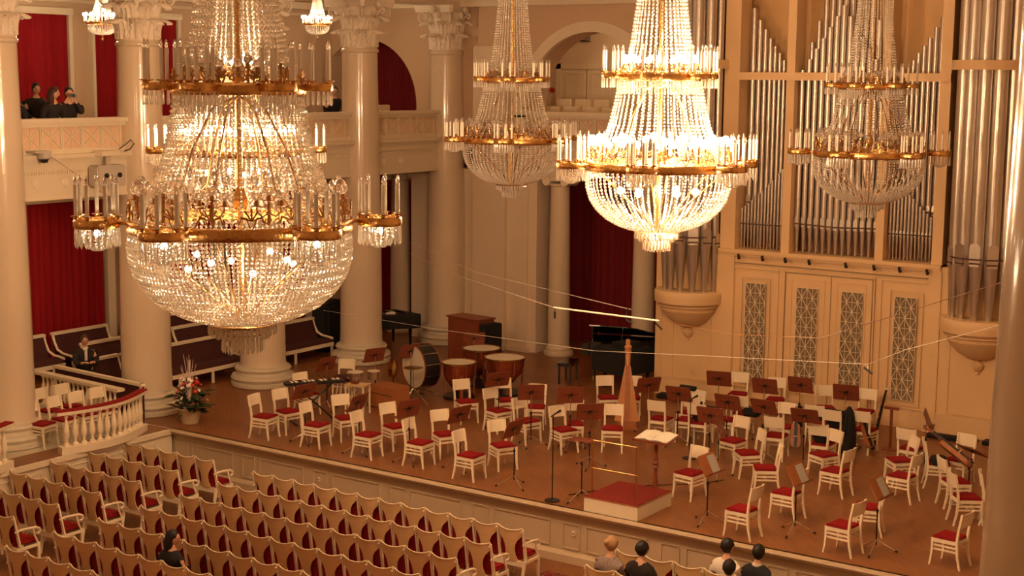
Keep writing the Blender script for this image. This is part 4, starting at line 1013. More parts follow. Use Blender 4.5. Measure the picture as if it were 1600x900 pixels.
def fiddle(name, label, cat, s_, T):
    t = thing(name, label, cat); t.matrix_world = T
    out = []
    for k in range(40):
        a = 2*PI*k/40; r = .105 + .012*math.cos(2*a) - .028*math.exp(-((abs(math.sin(a))-1)**2)*12)
        out.append((.18*math.cos(a)*s_*(1), r*math.sin(a)*s_*(1.08 if math.cos(a) < 0 else .92)))
    MB().prism(out, -.02*s_, .02*s_).build('body', 'mahog2', t)
    MB().box((.15*s_, -.012*s_, .015*s_), (.36*s_, .012*s_, .035*s_)).build('neck', 'mahog', t)
    MB().tube([(.36*s_, 0, .025*s_), (.40*s_, 0, .01*s_), (.41*s_, 0, .03*s_)], .012*s_, 6).build('scroll', 'mahog', t, True)
    MB().box((-.06*s_, -.02*s_, .02*s_), (.30*s_, .02*s_, .045*s_)).build('fingerboard', 'black', t)
    MB().box((-.03*s_, -.03*s_, .02*s_), (-.02*s_, .03*s_, .06*s_)).build('bridge', 'seatback', t)
    MB().box((-.17*s_, -.018*s_, .03*s_), (-.06*s_, .018*s_, .045*s_)).build('tailpiece', 'black', t)
    return t
fiddle('violin', 'violin leaning on the white chair beside the tall black bag', 'violin', 1.25, TR(-9.83, 26.24, .35) @ rot(math.radians(150)) @ Matrix.Rotation(math.radians(-60), 4, 'Y'))
fiddle('viola', 'reddish viola leaning on a chair in the woodwind group', 'viola', 1.3, TR(-10.85, 25.25, .42) @ rot(math.radians(115)) @ Matrix.Rotation(math.radians(-65), 4, 'Y'))
fiddle('cello', 'reddish-brown cello lying across chairs near the right column', 'cello', 2.0, TR(-7.72, 24.85, .62) @ rot(math.radians(157)) @ Matrix.Rotation(math.radians(-22), 4, 'Y') @ Matrix.Rotation(math.radians(40), 4, 'X'))
tag(MB().lathe([(0, -.02), (.13, -.02), (.14, 0), (.14, .1), (.12, .12), (0, .12)], 20).build('round_case', 'blackcloth', None, loc=(-7.98, 24.75, .45)), 'round black case on the chair beside the lying cello', 'case')
def blob(name, lab, cat, loc, sx, sy, sz, rz=0, mat='blackcloth'):
    m_ = rbox(-sx, -sy, 0, sx, sy, sz, min(sx, sy, sz/2)*.45); rnd = random.Random(int(abs(loc[0]*100)))
    m_.v = [(x+rnd.uniform(-.01, .01), y+rnd.uniform(-.01, .01), z+(rnd.uniform(-.015, .015) if z > .02 else 0)) for x, y, z in m_.v]
    o = m_.build(name, mat, None, True, loc, rz); return tag(o, lab, cat)
blob('bag', 'black bag on the chair beside the second microphone stand', 'bag', (-12.76, 25.14, .45), .13, .16, .22)
blob('bag', 'black bag on the chair seen from behind, right of the woodwinds', 'bag', (-10.19, 24.97, .45), .13, .17, .17)
blob('bag', 'bulky black bag on a rear right chair', 'bag', (-10.44, 26.22, .45), .15, .17, .24)
blob('jacket', 'black jacket draped over a chair back near the organ corner', 'jacket', (-13.52, 26.02, .80), .18, .05, .09, .1)
blob('bag', 'small black bag among the woodwind chairs', 'bag', (-12.15, 26.1, .45), .16, .12, .15)
blob('bag', 'dark bag on the seat before the organ corner', 'bag', (-12.95, 25.9, .45), .2, .12, .12)
blob('instrument_case', 'long dark case lying behind the rear right chairs', 'case', (-11.05, 27.2, .0), .42, .12, .55, -.05)
blob('bag', 'slim black bag standing by the third back-row desk', 'bag', (-11.75, 27.5, .0), .06, .06, .45)
blob('music_case', 'flat black case lying along the organ plinth', 'case', (-14.9, 28.35, 0), .55, .14, .10)
blob('music_case', 'flat black case lying on the floor behind the cello', 'case', (-8.9, 28.35, 0), .5, .12, .08)
blob('music_case', 'flat black case against the wall right of the cello', 'case', (-7.9, 28.4, 0), .4, .12, .08)
# ------------------------------------------------------------------ audience seating
PW = .483
def seat_protos():
    z1, zt = .93, .93
    # backrest: full width at the top, narrowing like a vase below; concave
    m_ = MB(); w0 = PW/2 - .012
    prof = [(0.935, 1.0), (.86, 1.0), (.81, .95), (.77, .80), (.72, .58), (.65, .43), (.57, .37), (.48, .41), (.38, .60)]
    N = 10; lay = []
    for t in (0, 1):
        for (z, f) in prof:
            for k in range(N+1):
                u = -1 + 2*k/N; y_ = u*w0*f
                dip = .045*(1 - abs(u)**2.2) if z > .9 else 0
                bow = .045*(1 - (y_/w0)**2)
                lay.append((y_, -.0 - (z-.42)*.10 - bow + (.016 if t else 0), z - dip))
    fs = []; n1 = len(prof)*(N+1)
    for j in range(len(prof)-1):
        for k in range(N):
            a = j*(N+1)+k; b_ = a+N+1
            fs.append((a, a+1, b_+1, b_)); fs.append((n1+a+1, n1+a, n1+b_, n1+b_+1))
    for k in range(N): fs.append((k+1, k, n1+k, n1+k+1)); a = (len(prof)-1)*(N+1)+k; fs.append((a, a+1, n1+a+1, n1+a))
    for j in range(len(prof)-1):
        for e in (0, N): a = j*(N+1)+e; b_ = a+N+1; fs.append((a, b_, n1+b_, n1+a))
    m_.add(lay, fs)
    back = m_.mesh('backrest', 'seatback', True, True)
    # pale edge bead along the scalloped top
    pts = []
    for k in range(N+1):
        u = -1 + 2*k/N; pts.append((u*w0, -.008-.0515-.045*(1-u*u)+.012, .937-.045*(1-abs(u)**2.2)))
    bead = MB().tube(pts, .009, 6).mesh('top_bead', 'chair', True)
    cush = rbox(-.205, .0, .40, .205, .42, .47, .025); cush.v = [(x*(1-.1*(1-y/.42)), y, z + (.02*(1-(x/.2)**2) if z > .44 else 0)) for x, y, z in cush.v]
    cushm = cush.mesh('seat_cushion', 'red', True, True)
    up = MB()
    up.hexa([(-.20, .02, .46), (.20, .02, .46), (.20, .06, .46), (-.20, .06, .46)], [(-.222, -.008, .82), (.222, -.008, .82), (.222, .02, .82), (-.222, .02, .82)]); upm = up.mesh('back_pad', 'red')
    apr = MB().box((-PW/2, -.03, .30), (PW/2, -.005, .39)).mesh('apron', 'chair')
    post = MB(); 
    post.hexa([(-.030, .03, .38), (.030, .03, .38), (.030, .055, .38), (-.030, .055, .38)], [(-.011, -.072, .92), (.011, -.072, .92), (.011, -.04, .92), (-.011, -.04, .92)])
    post.hexa([(-.016, -.09, 0), (.016, -.09, 0), (.016, -.05, 0), (-.016, -.05, 0)], [(-.020, -.02, .38), (.020, -.02, .38), (.020, .03, .38), (-.020, .03, .38)])
    post.hexa([(-.015, .38, 0), (.015, .38, 0), (.015, .42, 0), (-.015, .42, 0)], [(-.018, .37, .40), (.018, .37, .40), (.018, .42, .40), (-.018, .42, .40)])
    post.box((-.016, -.02, .34), (.016, .40, .385)); postm = post.mesh('side_frame', 'chair', False, True)
    knob = MB().lathe([(0, -.014), (.010, -.010), (.014, 0), (.010, .010), (0, .014)], 8).mesh('knob', 'candle', True)
    arm = MB().tube([(0, -.045, .66), (0, .06, .675), (0, .22, .67), (0, .36, .655), (0, .425, .62), (0, .43, .57), (0, .39, .545), (0, .36, .56)], [.018, .02, .021, .022, .022, .02, .016, .012], 8)
    arm.tube([(0, .30, .65), (0, .33, .52), (0, .385, .40)], .017, 6); armm = arm.mesh('armrest', 'chair', True, True)
    padm = cush
    return back, bead, cushm, apr, postm, knob, armm, upm
SB, SBE, SCU, SAP, SPO, SKN, SAR, SUP = seat_protos()
m4 = cam.matrix_world.inverted()
def project(p):
    v = m4 @ Vector(p)
    if v.z > -.2: return None
    f = 2314.94; return (800 + f*v.x/-v.z, 450 - f*v.y/-v.z)
def inview(p, mx=30, mt=30):
    q = project(p); return q and -mx < q[0] < 1600+mx and -mt < q[1] < 900+mt
ROWY = 18.62
BLOCKS = [('left', -21.79, 5), ('middle', -18.26, 12), ('right', -10.78, 12)]
nseat = 0
for (bn, xa, n) in BLOCKS:
    for r in range(12):
        y = ROWY - .868*r + (.12 if bn == 'left' else 0) - (.0 if bn != 'left' else r*.0)
        for i in range(n):
            x = xa + PW*(i+.5)
            if not (inview((x, y-.05, HF+.93), 28, 4) or inview((x, y-.05, HF+.6), 10, 0)): continue
            if bn == 'right' and r > 4: continue
            if bn == 'left': pos = 'beside the aisle' if i == n-1 else ('against the platform wall' if i == 0 else ORD[n-1-i] + ' from the aisle')
            elif bn == 'middle': pos = 'at the left aisle' if i == 0 else ('at the right aisle' if i == n-1 else ORD[i] + ' from its left aisle')
            else: pos = 'at the aisle' if i == 0 else ORD[i] + ' from the aisle'
            t = thing('audience_seat', 'cream scalloped seat %s, %s row from stage, %s block' % (pos, ORD[r], bn), 'seat', (x, y, HF), 0, 'audience seats of the %s block' % bn)
            b_ = link('backrest', SB, t); link('top_bead', SBE, b_); link('seat_cushion', SCU, t); link('apron', SAP, t); link('back_pad', SUP, t)
            s_ = link('side_frame', SPO, t, (-PW/2, 0, 0)); link('knob', SKN, s_, (0, -.085, .885))
            if i in (0, n-1):
                e = -PW/2 if i == 0 else PW/2
                if i == n-1: s2 = link('side_frame', SPO, t, (e, 0, 0)); link('knob', SKN, s2, (0, -.085, .885))
                link('armrest', SAR, t, (e, 0, 0))
            nseat += 1
print('audience seats', nseat)
tag(MB().box((-1.0, -2.2, 0), (.62, 2.2, .012)).build('rug', 'rug', None, loc=(-11.55, 17.2, HF)), 'mottled dark red patterned rug on the aisle floor below the stage', 'rug')

# ------------------------------------------------------------------ balustrades and box
BALM = MB().lathe([(.055, 0), (.055, .04), (.03, .06), (.028, .12), (.05, .17), (.062, .24), (.05, .34), (.026, .46), (.022, .52), (.04, .55), (.045, .60)], 12).mesh('baluster', 'chair', True, True)
def bal_path(label, pts, n, cushion=True, base_h=.14, h=.60):
    t = thing('balustrade', label, 'balustrade', (pts[0][0], pts[0][1], 0)); o = Vector((pts[0][0], pts[0][1], 0))
    P3 = [Vector((p[0], p[1], 0))-o for p in pts]
    def ribbon(w_, z0, z1, ext=0):
        m_ = MB(); k = len(P3); vs = []
        for i in range(k):
            d_ = (P3[min(i+1, k-1)]-P3[max(i-1, 0)]).normalized(); nrm = Vector((-d_.y, d_.x, 0)); p = P3[i].copy()
            if i == 0: p -= d_*ext
            if i == k-1: p += d_*ext
            for q in (p-nrm*w_, p+nrm*w_): vs += [(q.x, q.y, z0), (q.x, q.y, z1)]
        fs = [(0, 2, 3, 1), (4*(k-1), 4*(k-1)+1, 4*(k-1)+3, 4*(k-1)+2)]
        for i in range(k-1):
            a, b_ = 4*i, 4*i+4
            fs += [(a, a+1, b_+1, b_), (a+2, b_+2, b_+3, a+3), (a+1, a+3, b_+3, b_+1), (a, b_, b_+2, a+2)]
        return m_.add(vs, fs)
    ribbon(.10, 0, base_h, .05).build('plinth', 'white', t)
    ribbon(.09, base_h+h, base_h+h+.06, .12).build('handrail', 'white', t)
    if cushion: ribbon(.085, base_h+h+.06, base_h+h+.085, .12).build('velvet_top', 'red', t)
    L = [0]
    for i in range(1, len(P3)): L.append(L[-1] + (P3[i]-P3[i-1]).length)
    for k in range(n):
        s_ = L[-1]*(k+.5)/n
        i = max(j for j in range(len(L)) if L[j] <= s_); i = min(i, len(P3)-2); f_ = (s_-L[i])/(L[i+1]-L[i])
        p = P3[i].lerp(P3[i+1], f_); o_ = link('baluster', BALM, t, (p.x, p.y, base_h)); o_.scale = (1, 1, h/.60)
    return t
arcp = [(-21.93 + .28*math.sin(PI*k/12) - .22*k/12, 17.36 + 2.1*k/12) for k in range(13)]
bal_path('curved white balustrade with red velvet top between the left columns', arcp, 13)
arcq = [(-21.93 + .28*math.sin(PI*k/12), 13.9 + 2.25*k/12) for k in range(13)]
bal_path('white balustrade with red velvet top cut off at the left edge', arcq, 13)
bal_path('straight white balustrade behind the box chairs, without velvet', [(-25.3, 19.55), (-23.9, 19.45), (-22.75, 19.38)], 17, False, .12, .62)

# ------------------------------------------------------------------ benches in the left aisle
def bench(x, y0, y1, label, zf=0.0, rz=0, dark='maroon'):
    """faces +x, runs y0..y1 ; x is the front edge"""
    t = thing('upholstered_bench', label, 'bench', (x, y0, zf), rz, 'dark red benches in the left aisle'); L = y1-y0
    MB().hexa([(-.50, .05, .36), (0, .05, .36), (0, L-.05, .36), (-.50, L-.05, .36)], [(-.52, .05, .42), (-.03, .05, .44), (-.03, L-.05, .44), (-.52, L-.05, .42)]).build('seat', dark, t)
    MB().hexa([(-.56, .05, .40), (-.48, .05, .42), (-.48, L-.05, .42), (-.56, L-.05, .40)], [(-.70, .05, .88), (-.66, .05, .88), (-.66, L-.05, .88), (-.70, L-.05, .88)]).build('back_cushion', dark, t)
    MB().box((-.74, 0, .87), (-.63, L, .93)).build('top_rail', 'chair', t)
    MB().box((-.03, 0, .27), (.02, L, .36)).build('front_rail', 'chair', t)
    MB().box((-.74, .02, .0), (-.70, L-.02, .87)).build('back_panel', 'mahog', t)
    for yy in (0.02, L-.02):
        MB().tube([(-.69, yy, .92), (-.62, yy, .72), (-.52, yy, .56), (-.35, yy, .49), (-.12, yy, .47), (.0, yy, .45)], [.035, .03, .03, .03, .03, .035], 6).build('curved_end', 'chair', t, True)
    k = max(2, int(L/1.0)+1)
    for i in range(k):
        yy = .04 + (L-.1)*i/(k-1)
        MB().box((-.03, yy-.02, 0), (.01, yy+.04, .27)).build('leg', 'chair', t)
    return t
for st, (x0, z) in enumerate(((-25.35, .16), (-26.2, .32))):
    struct('bench_step', MB().box((-27.5, 19.7, z-.16), (x0+.15, 28.4, z)), 'stagefloor')
bench(-24.38, 24.95, 27.70, 'long dark red bench with white curved ends between third and fourth columns', 0)
bench(-24.38, 21.5, 24.62, 'long dark red front bench behind the flower basket', 0)
bench(-25.3, 23.8, 26.3, 'second-row dark red bench glimpsed under the nearest chandelier', .16)
bench(-25.3, 21.15, 23.35, 'second-row dark red bench beside the second column', .16)
bench(-26.15, 19.7, 20.85, 'back-row dark red bench left of the man in the dark suit', .32)
bench(-26.15, 21.05, 22.6, 'back-row dark red bench right of the man in the dark suit', .32)
bench(-26.15, 23.2, 26.0, 'back-row dark red bench high behind the chandelier pendant', .32)
bench(-24.38, 20.6, 21.4, 'short dark red bench just right of the man in the dark suit', .0)
t = thing('bench_screen', 'low dark screen with a cream rail behind the straight balustrade', 'screen', (-25.5, 20.05, 0), math.radians(-4))
MB().box((0, -.02, 0), (3.0, .02, .78)).build('panel', 'maroon', t); MB().box((0, -.05, .78), (3.0, .05, .84)).build('rail', 'chair', t)
for xx in (0.02, 2.95): MB().box((xx-.03, -.04, 0), (xx+.03, .04, .84)).build('post', 'chair', t)

# ------------------------------------------------------------------ flower basket
t = thing('flower_basket', 'big flower arrangement with white twigs in a pale basket on the stage corner', 'flowers', (-21.92, 20.52, 0))
MB().lathe([(.0, 0), (.17, 0), (.20, .10), (.24, .28), (.26, .30), (.24, .32), (.22, .26), (0, .24)], 24).build('basket', 'wicker', t, True)
rnd = random.Random(3)
m_ = MB()
for k in range(70):
    a = rnd.uniform(0, 2*PI); r = rnd.uniform(.1, .50 if k > 14 else .62); z = rnd.uniform(.22, .62)
    L = rnd.uniform(.14, .3); T = TR(r*math.cos(a)*.5, r*math.sin(a)*.5, z) @ rot(a) @ Matrix.Rotation(rnd.uniform(-.9, .3), 4, 'Y')
    pts = [(0, -.004, 0), (L*.4, -.07, .02), (L, 0, -.03), (L*.4, .07, .02)]
    st = len(m_.v); m_.add([T @ Vector(p) for p in pts], [(0, 1, 2, 3)])
    m_.add([T @ (Vector(p)-Vector((0, 0, .004))) for p in pts], [(3, 2, 1, 0)])
stuff(m_.build('foliage', 'leaf', t, fix=False))
leafm = MB()
for a in (-.5, -.1, -.9, .3):
    T = TR(.12, 0, .36) @ rot(a) @ Matrix.Rotation(-.12, 4, 'Y')
    L = .52; W = .12; P_ = [(0, -.03, 0), (L*.35, -W, .04), (L*.75, -W*.7, .02), (L, 0, -.04), (L*.75, W*.7, .02), (L*.35, W, .04), (0, .03, 0)]
    mm = MB(); mm.prism([(p[0], p[1]) for p in P_], 0, .006).xf(T); mm.build('palm_leaf', 'leaf', t)
FLW = MB()
for k in range(6):
    a = k*PI/3; FLW.add([(0, 0, 0), (.030*math.cos(a-.5), .030*math.sin(a-.5), .012), (.045*math.cos(a), .045*math.sin(a), .018), (.030*math.cos(a+.5), .030*math.sin(a+.5), .012)], [(0, 1, 2, 3)])
FLW.lathe([(0, .02), (.012, .012), (.012, 0), (0, -.01)], 6)
fw_, fr_ = FLW.mesh('flower', 'petalw', fix=False), FLW.mesh('flower', 'petalr', fix=False)
for k in range(58):
    a = rnd.uniform(0, 2*PI); z = rnd.uniform(.42, .95); r = .36*(1-(z-.42)/.75)+rnd.uniform(-.04, .04)
    o = link('flower', fr_ if (k % 3 == 0) else fw_, t, (r*math.cos(a), r*math.sin(a), z), a)
    o.rotation_euler = (rnd.uniform(-.4, .4), rnd.uniform(.5, 1.2), a); o.scale = (1.1,)*3
for k in range(18):
    a = rnd.uniform(0, 2*PI); sp = rnd.uniform(.02, .22); z1 = rnd.uniform(.95, 1.42)
    MB().tube([(0, 0, .35), (sp*.4*math.cos(a), sp*.4*math.sin(a), z1*.7), (sp*math.cos(a), sp*math.sin(a), z1)], [.007, .006, .004], 5).build('twig', 'twig', t, True)

# ------------------------------------------------------------------ people
def skin_obj(name, J, E_, R_, mat, sub=1):
    me = bpy.data.meshes.new(name); me.from_pydata(J, E_, []); me.update()
    o = bpy.data.objects.new(name, me); COL.objects.link(o)
    md = o.modifiers.new('s', 'SKIN'); md.use_smooth_shade = True
    o.modifiers.new('u', 'SUBSURF').levels = sub
    for i, r in enumerate(R_): me.skin_vertices[0].data[i].radius = (r, r) if not isinstance(r, tuple) else r
    me.skin_vertices[0].data[0].use_root = True
    bpy.context.view_layer.update()
    dg = bpy.context.evaluated_depsgraph_get(); ev = o.evaluated_get(dg)
    m2 = bpy.data.meshes.new_from_object(ev); bpy.data.objects.remove(o); bpy.data.meshes.remove(me)
    m2.name = name; m2.materials.clear(); m2.materials.append(M[mat])
    return m2
def head_verts(c, yaw=0, tilt=0):
    bm = bmesh.new(); bmesh.ops.create_uvsphere(bm, u_segments=20, v_segments=14, radius=1)
    T = TR(*c) @ rot(yaw) @ Matrix.Rotation(tilt, 4, 'Y')
    for v in bm.verts:
        x, y, z = v.co; z_ = z
        w_ = 1 - .25*max(0, -z)**1.5
        X_, Y_, Z_ = x*.102*w_, y*.083*w_, z*.122
        if x > .5:
            nose = math.exp(-((y/.16)**2) - ((z+.12)/.22)**2)*.030
            brow = math.exp(-((z-.22)/.12)**2)*.006; chin = math.exp(-((z+.78)/.18)**2 - (y/.4)**2)*.014
            eye = -math.exp(-(((abs(y)-.38)/.14)**2) - ((z-.05)/.12)**2)*.010
            mouth = math.exp(-(((z+.45)/.10)**2) - (y/.3)**2)*.006
            X_ += nose+brow+chin+eye+mouth
        ear = math.exp(-((x+.02)/.16)**2 - ((z+.05)/.2)**2)*.014*(1 if abs(y) > .85 else 0); Y_ += math.copysign(ear, y)
        v.co = T @ Vector((X_, Y_, Z_))
    return bm
def person(label, loc, rz, top='suit', legs='suit', hair='hairk', style='short', head_yaw=0, head_tilt=.1, arms='lap', scale=.93, collar=False, lean=0, standing=False):
    t = thing('person', label, 'person', loc, rz); t.scale = (scale,)*3
    zs = .47
    l = lean
    J = [(0, 0, zs+.06), (-.01+l*.3, 0, zs+.25), (l*.7, 0, zs+.45), (.0+l*.95, 0, zs+.58), (.02+l, 0, zs+.68), (.03+l, 0, zs+.76)]
    R_ = [(.15, .12), (.14, .11), (.16, .11), (.10, .08), .055, .05]
    E_ = [(0, 1), (1, 2), (2, 3), (3, 4), (4, 5)]
    def chain(start, pts, rr):
        i0 = len(J); J.extend(pts); R_.extend(rr); E_.append((start, i0)); E_.extend((i0+k, i0+k+1) for k in range(len(pts)-1)); return i0+len(pts)-1
    for s in (-1, 1):
        sh = (l*.9, s*.19, zs+.53)
        if arms == 'lap': pts = [sh, (.05+l*.5, s*.25, zs+.27), (.27, s*.14, zs+.19)]
        elif arms == 'camera': pts = [sh, (.20+l*.6, s*.24, zs+.42), (.24+l, s*.08, zs+.70)]
        elif arms == 'rail': pts = [sh, (.18+l*.5, s*.24, zs+.32), (.42, s*.10, zs+.38)]
        e = chain(3, pts, [.062, .047, .032])
        w_ = Vector(pts[-1]); d_ = (w_-Vector(pts[-2])).normalized()
        hnd = w_ + d_*.07; hi = chain(e, [tuple(hnd)], [(.036, .022)])
        side = Vector((-d_.y, d_.x, 0)).normalized()*(-s)
        for q in range(4):
            b0 = hnd + side*(.024-.016*q)*1.0 + d_*.025; ln = [.05, .058, .054, .042][q]
            chain(hi, [tuple(b0), tuple(b0+d_*ln*.6+Vector((0, 0, -.012))), tuple(b0+d_*ln+Vector((0, 0, -.032)))], [.010, .009, .008])
        chain(e, [tuple(w_+d_*.03+side*.035+Vector((0, 0, .01))), tuple(w_+d_*.07+side*.050)], [.012, .010])
        hip = (.03, s*.10, zs+.03)
        chain(0, [hip, (.46, s*.12, zs+.03), (.44, s*.11, .10), (.47, s*.11, .045), (.60, s*.12, .035)], [.095, .066, .042, .035, .035])
    body = skin_obj('body', J, E_, R_, 'skin')
    bm = bmesh.new(); bm.from_mesh(body)
    hc = (.05+l, 0, zs+.835); hb = head_verts(hc, head_yaw, head_tilt)
    mm = bpy.data.meshes.new('h'); hb.to_mesh(mm); hb.free(); bm.from_mesh(mm); bpy.data.meshes.remove(mm)
    for f in bm.faces: f.smooth = True
    bm.to_mesh(body); bm.free(); body.materials.clear(); body.materials.append(M['skin'])
    link('body', body, t)
    # clothing: same skeleton with larger radii
    nJ = 4; CJ = [Vector(j) for j in J[:4]]; CR = [(.185, .15), (.175, .14), (.20, .145), (.15, .13)]; CE = [(0, 1), (1, 2), (2, 3)]
    for s in (-1, 1):
        sh = Vector((l*.9, s*.19, zs+.53))
        if arms == 'lap': pts = [sh, Vector((.05+l*.5, s*.25, zs+.27)), Vector((.24, s*.15, zs+.20))]
        elif arms == 'camera': pts = [sh, Vector((.20+l*.6, s*.24, zs+.42)), Vector((.22+l, s*.11, zs+.65))]
        else: pts = [sh, Vector((.18+l*.5, s*.24, zs+.32)), Vector((.37, s*.13, zs+.37))]
        i0 = len(CJ); CJ += pts; CR += [.100, .070, .052]; CE += [(3, i0), (i0, i0+1), (i0+1, i0+2)]
    i0 = len(CJ); CJ.append(Vector((.012+l, 0, zs+.665))); CR.append(.078); CE.append((3, i0))
    link('jacket' if top in ('suit', 'vest') else 'shirt', skin_obj('jacket', [tuple(j) for j in CJ], CE, CR, top), t)
    LJ = [(0, 0, zs+.08)]; LR = [(.175, .14)]; LE = []
    for s in (-1, 1):
        i0 = len(LJ); LJ += [(.04, s*.10, zs+.03), (.47, s*.125, zs+.03), (.45, s*.11, .12)]; LR += [.115, .085, .062]; LE += [(0, i0), (i0, i0+1), (i0+1, i0+2)]
    link('trousers', skin_obj('trousers', LJ, LE, LR, legs), t)
    # hair
    hb = bmesh.new(); bmesh.ops.create_uvsphere(hb, u_segments=18, v_segments=14, radius=1)
    T = TR(*hc) @ rot(head_yaw) @ Matrix.Rotation(head_tilt, 4, 'Y')
    for v in list(hb.verts):
        x, y, z = v.co
        front = x > .45 and z < .55
        lo = -.35 if style != 'long' else -9
        k_ = 1.0
        X_, Y_, Z_ = x*.118-.012, y*.098, z*.134+.006
        if style == 'long' and z < 0: Z_ = z*.30; X_ = min(X_, .02) - .03; Y_ *= 1.12
        if front: X_ = .070 if z > .2 else .02
        elif z < lo: X_ *= .86; Y_ *= .86; Z_ *= .9
        v.co = T @ Vector((X_, Y_, Z_))
    if style == 'bun':
        b2 = bmesh.ops.create_icosphere(hb, subdivisions=2, radius=.05, matrix=T @ TR(-.12, 0, .04))
    for f in hb.faces: f.smooth = True
    hm = bpy.data.meshes.new('hair'); hb.to_mesh(hm); hb.free(); hm.materials.append(M[hair]); link('hair', hm, t)
    em = MB()
    for s in (-1, 1): em.lathe([(0, .010), (.009, .004), (.010, -.004), (0, -.01)], 8, c=(.090, s*.030, .005), axis='x')
    em.xf(T); em.build('eyes', 'hairk', t)
    mo = MB().box((.088, -.022, -.056), (.098, .022, -.048)).xf(T); mo.build('mouth', 'alarm', t)
    if collar:
        MB().lathe([(.085, -.03), (.082, .02), (.070, .045), (.060, .02)], 14, c=(.02+l, 0, zs+.64)).build('white_collar', 'shirtw', t, True)
        MB().box((.105+l, -.03, zs+.38), (.155+l, .03, zs+.63)).build('shirt_front', 'shirtw', t)
    return t
seatz = HF
person('woman with blonde pinned-up hair in a patterned blouse, front stage seats', (-10.52, 17.95, seatz), PI/2, 'print2', 'suit', 'hairw', 'bun', head_yaw=-.3)
person('dark-haired person in a dark jacket beside the blonde woman', (-10.04, 17.95, seatz), PI/2, 'suit', 'suit', 'hairk', 'short', head_yaw=-.5, lean=.06)
person('dark-haired person in a white shirt turned aside, front right', (-9.10, 18.85, seatz), PI/2, 'shirtw', 'suit', 'hairk', 'short', head_yaw=-.7)
person('person in a black vest over a white shirt, front right', (-8.62, 18.86, seatz), PI/2, 'vest', 'suit', 'hairk', 'short', collar=True)
person('dark-haired person mostly below the picture edge, between two others', (-8.66, 18.0, seatz), PI/2, 'suit', 'suit', 'hairk', 'short')
person('woman with long black hair in black, alone among the audience seats', (-15.86, 14.42, seatz), PI/2, 'vest', 'vest', 'hairk', 'long', head_yaw=-1.1)
person('man in dark suit and white shirt seated on the aisle benches', (-25.0, 20.45, .16), -.5, 'suit', 'suit', 'hairb', 'short', arms='rail', collar=True)
person('dark-haired person seated behind the flower basket', (-24.75, 21.9, 0), -.3, 'suit', 'suit', 'hairk', 'short', head_tilt=.35, lean=.08)
person('person with long reddish hair at the upper balcony rail, face turned away', (-24.0, 19.0, 5.38), -.2, 'suit', 'suit', 'hairb', 'long', head_yaw=.8, lean=.12)
person('person photographing from the upper balcony rail', (-24.0, 19.42, 5.38), -.5, 'suit', 'suit', 'hairk', 'short', arms='camera', lean=.1)
person('dark-haired man seated behind the two photographers on the balcony', (-24.9, 19.35, 5.45), -.3, 'suit', 'suit', 'hairk', 'short')
person('person cut off by the leftmost column on the upper balcony', (-24.0, 18.1, 5.38), -.3, 'vest', 'suit', 'hairb', 'short', lean=.05)
person('seated woman in black on the upper balcony before the red arch curtain', (-24.6, 28.05, 5.38), -.6, 'vest', 'vest', 'hairb', 'short', collar=False)
t = thing('camera', 'small dark camera held up by the person on the balcony', 'camera', (-23.62, 19.24, 6.55), -.5)
MB().box((-.03, -.06, -.035), (.02, .06, .035)).build('camera_body', 'black', t); MB().lathe([(.03, 0), (.03, .06), (.02, .06), (0, .05)], 12, axis='x', c=(.02, 0, 0)).build('camera_lens', 'lens', t, True)
# gallery seats
GS = MB().box((-.2, -.22, .36), (.22, .22, .46)).mesh('seat', 'seatback'); GB = rbox(-.26, -.23, .40, -.20, .23, .86, .02).mesh('backrest', 'chair', True, True)
GL = MB().box((-.2, -.2, 0), (-.17, -.17, .36)).box((-.2, .17, 0), (-.17, .2, .36)).box((.17, -.2, 0), (.2, -.17, .36)).box((.17, .17, 0), (.2, .2, .36)).mesh('leg_frame', 'chair')
gi = 0
for row in range(2):
    for k in range(4):
        inst([('seat', GS, None, (0,0,0), 0), ('backrest', GB, None, (0,0,0), 0), ('leg_frame', GL, None, (0,0,0), 0)], 'gallery_chair', 'cream chair inside the big arch, %s from left, %s row' % (ORD[k], ['front', 'back'][row]), 'chair', (-21.0+k*.58-row*.2, 32.2+row*.9, 5.38+row*.18), -PI/2, 'cream chairs in the arched gallery')
for k in range(7):
    inst([('seat', GS, None, (0,0,0), 0), ('backrest', GB, None, (0,0,0), 0), ('leg_frame', GL, None, (0,0,0), 0)], 'gallery_chair', 'cream chair on the left balcony beside the photographers, %s from right' % ORD[k], 'chair', (-24.75 - (k % 2)*.9, 20.2 - (k//2)*.62, 5.38), 0, 'cream chairs on the left balcony')
for k in range(3):
    inst([('seat', GS, None, (0,0,0), 0), ('backrest', GB, None, (0,0,0), 0), ('leg_frame', GL, None, (0,0,0), 0)], 'gallery_chair', 'cream chair on the balcony before the arch curtain, %s from right' % ORD[k], 'chair', (-24.3, 29.9 - k*.6, 5.38), 0, 'cream chairs before the arch curtain')

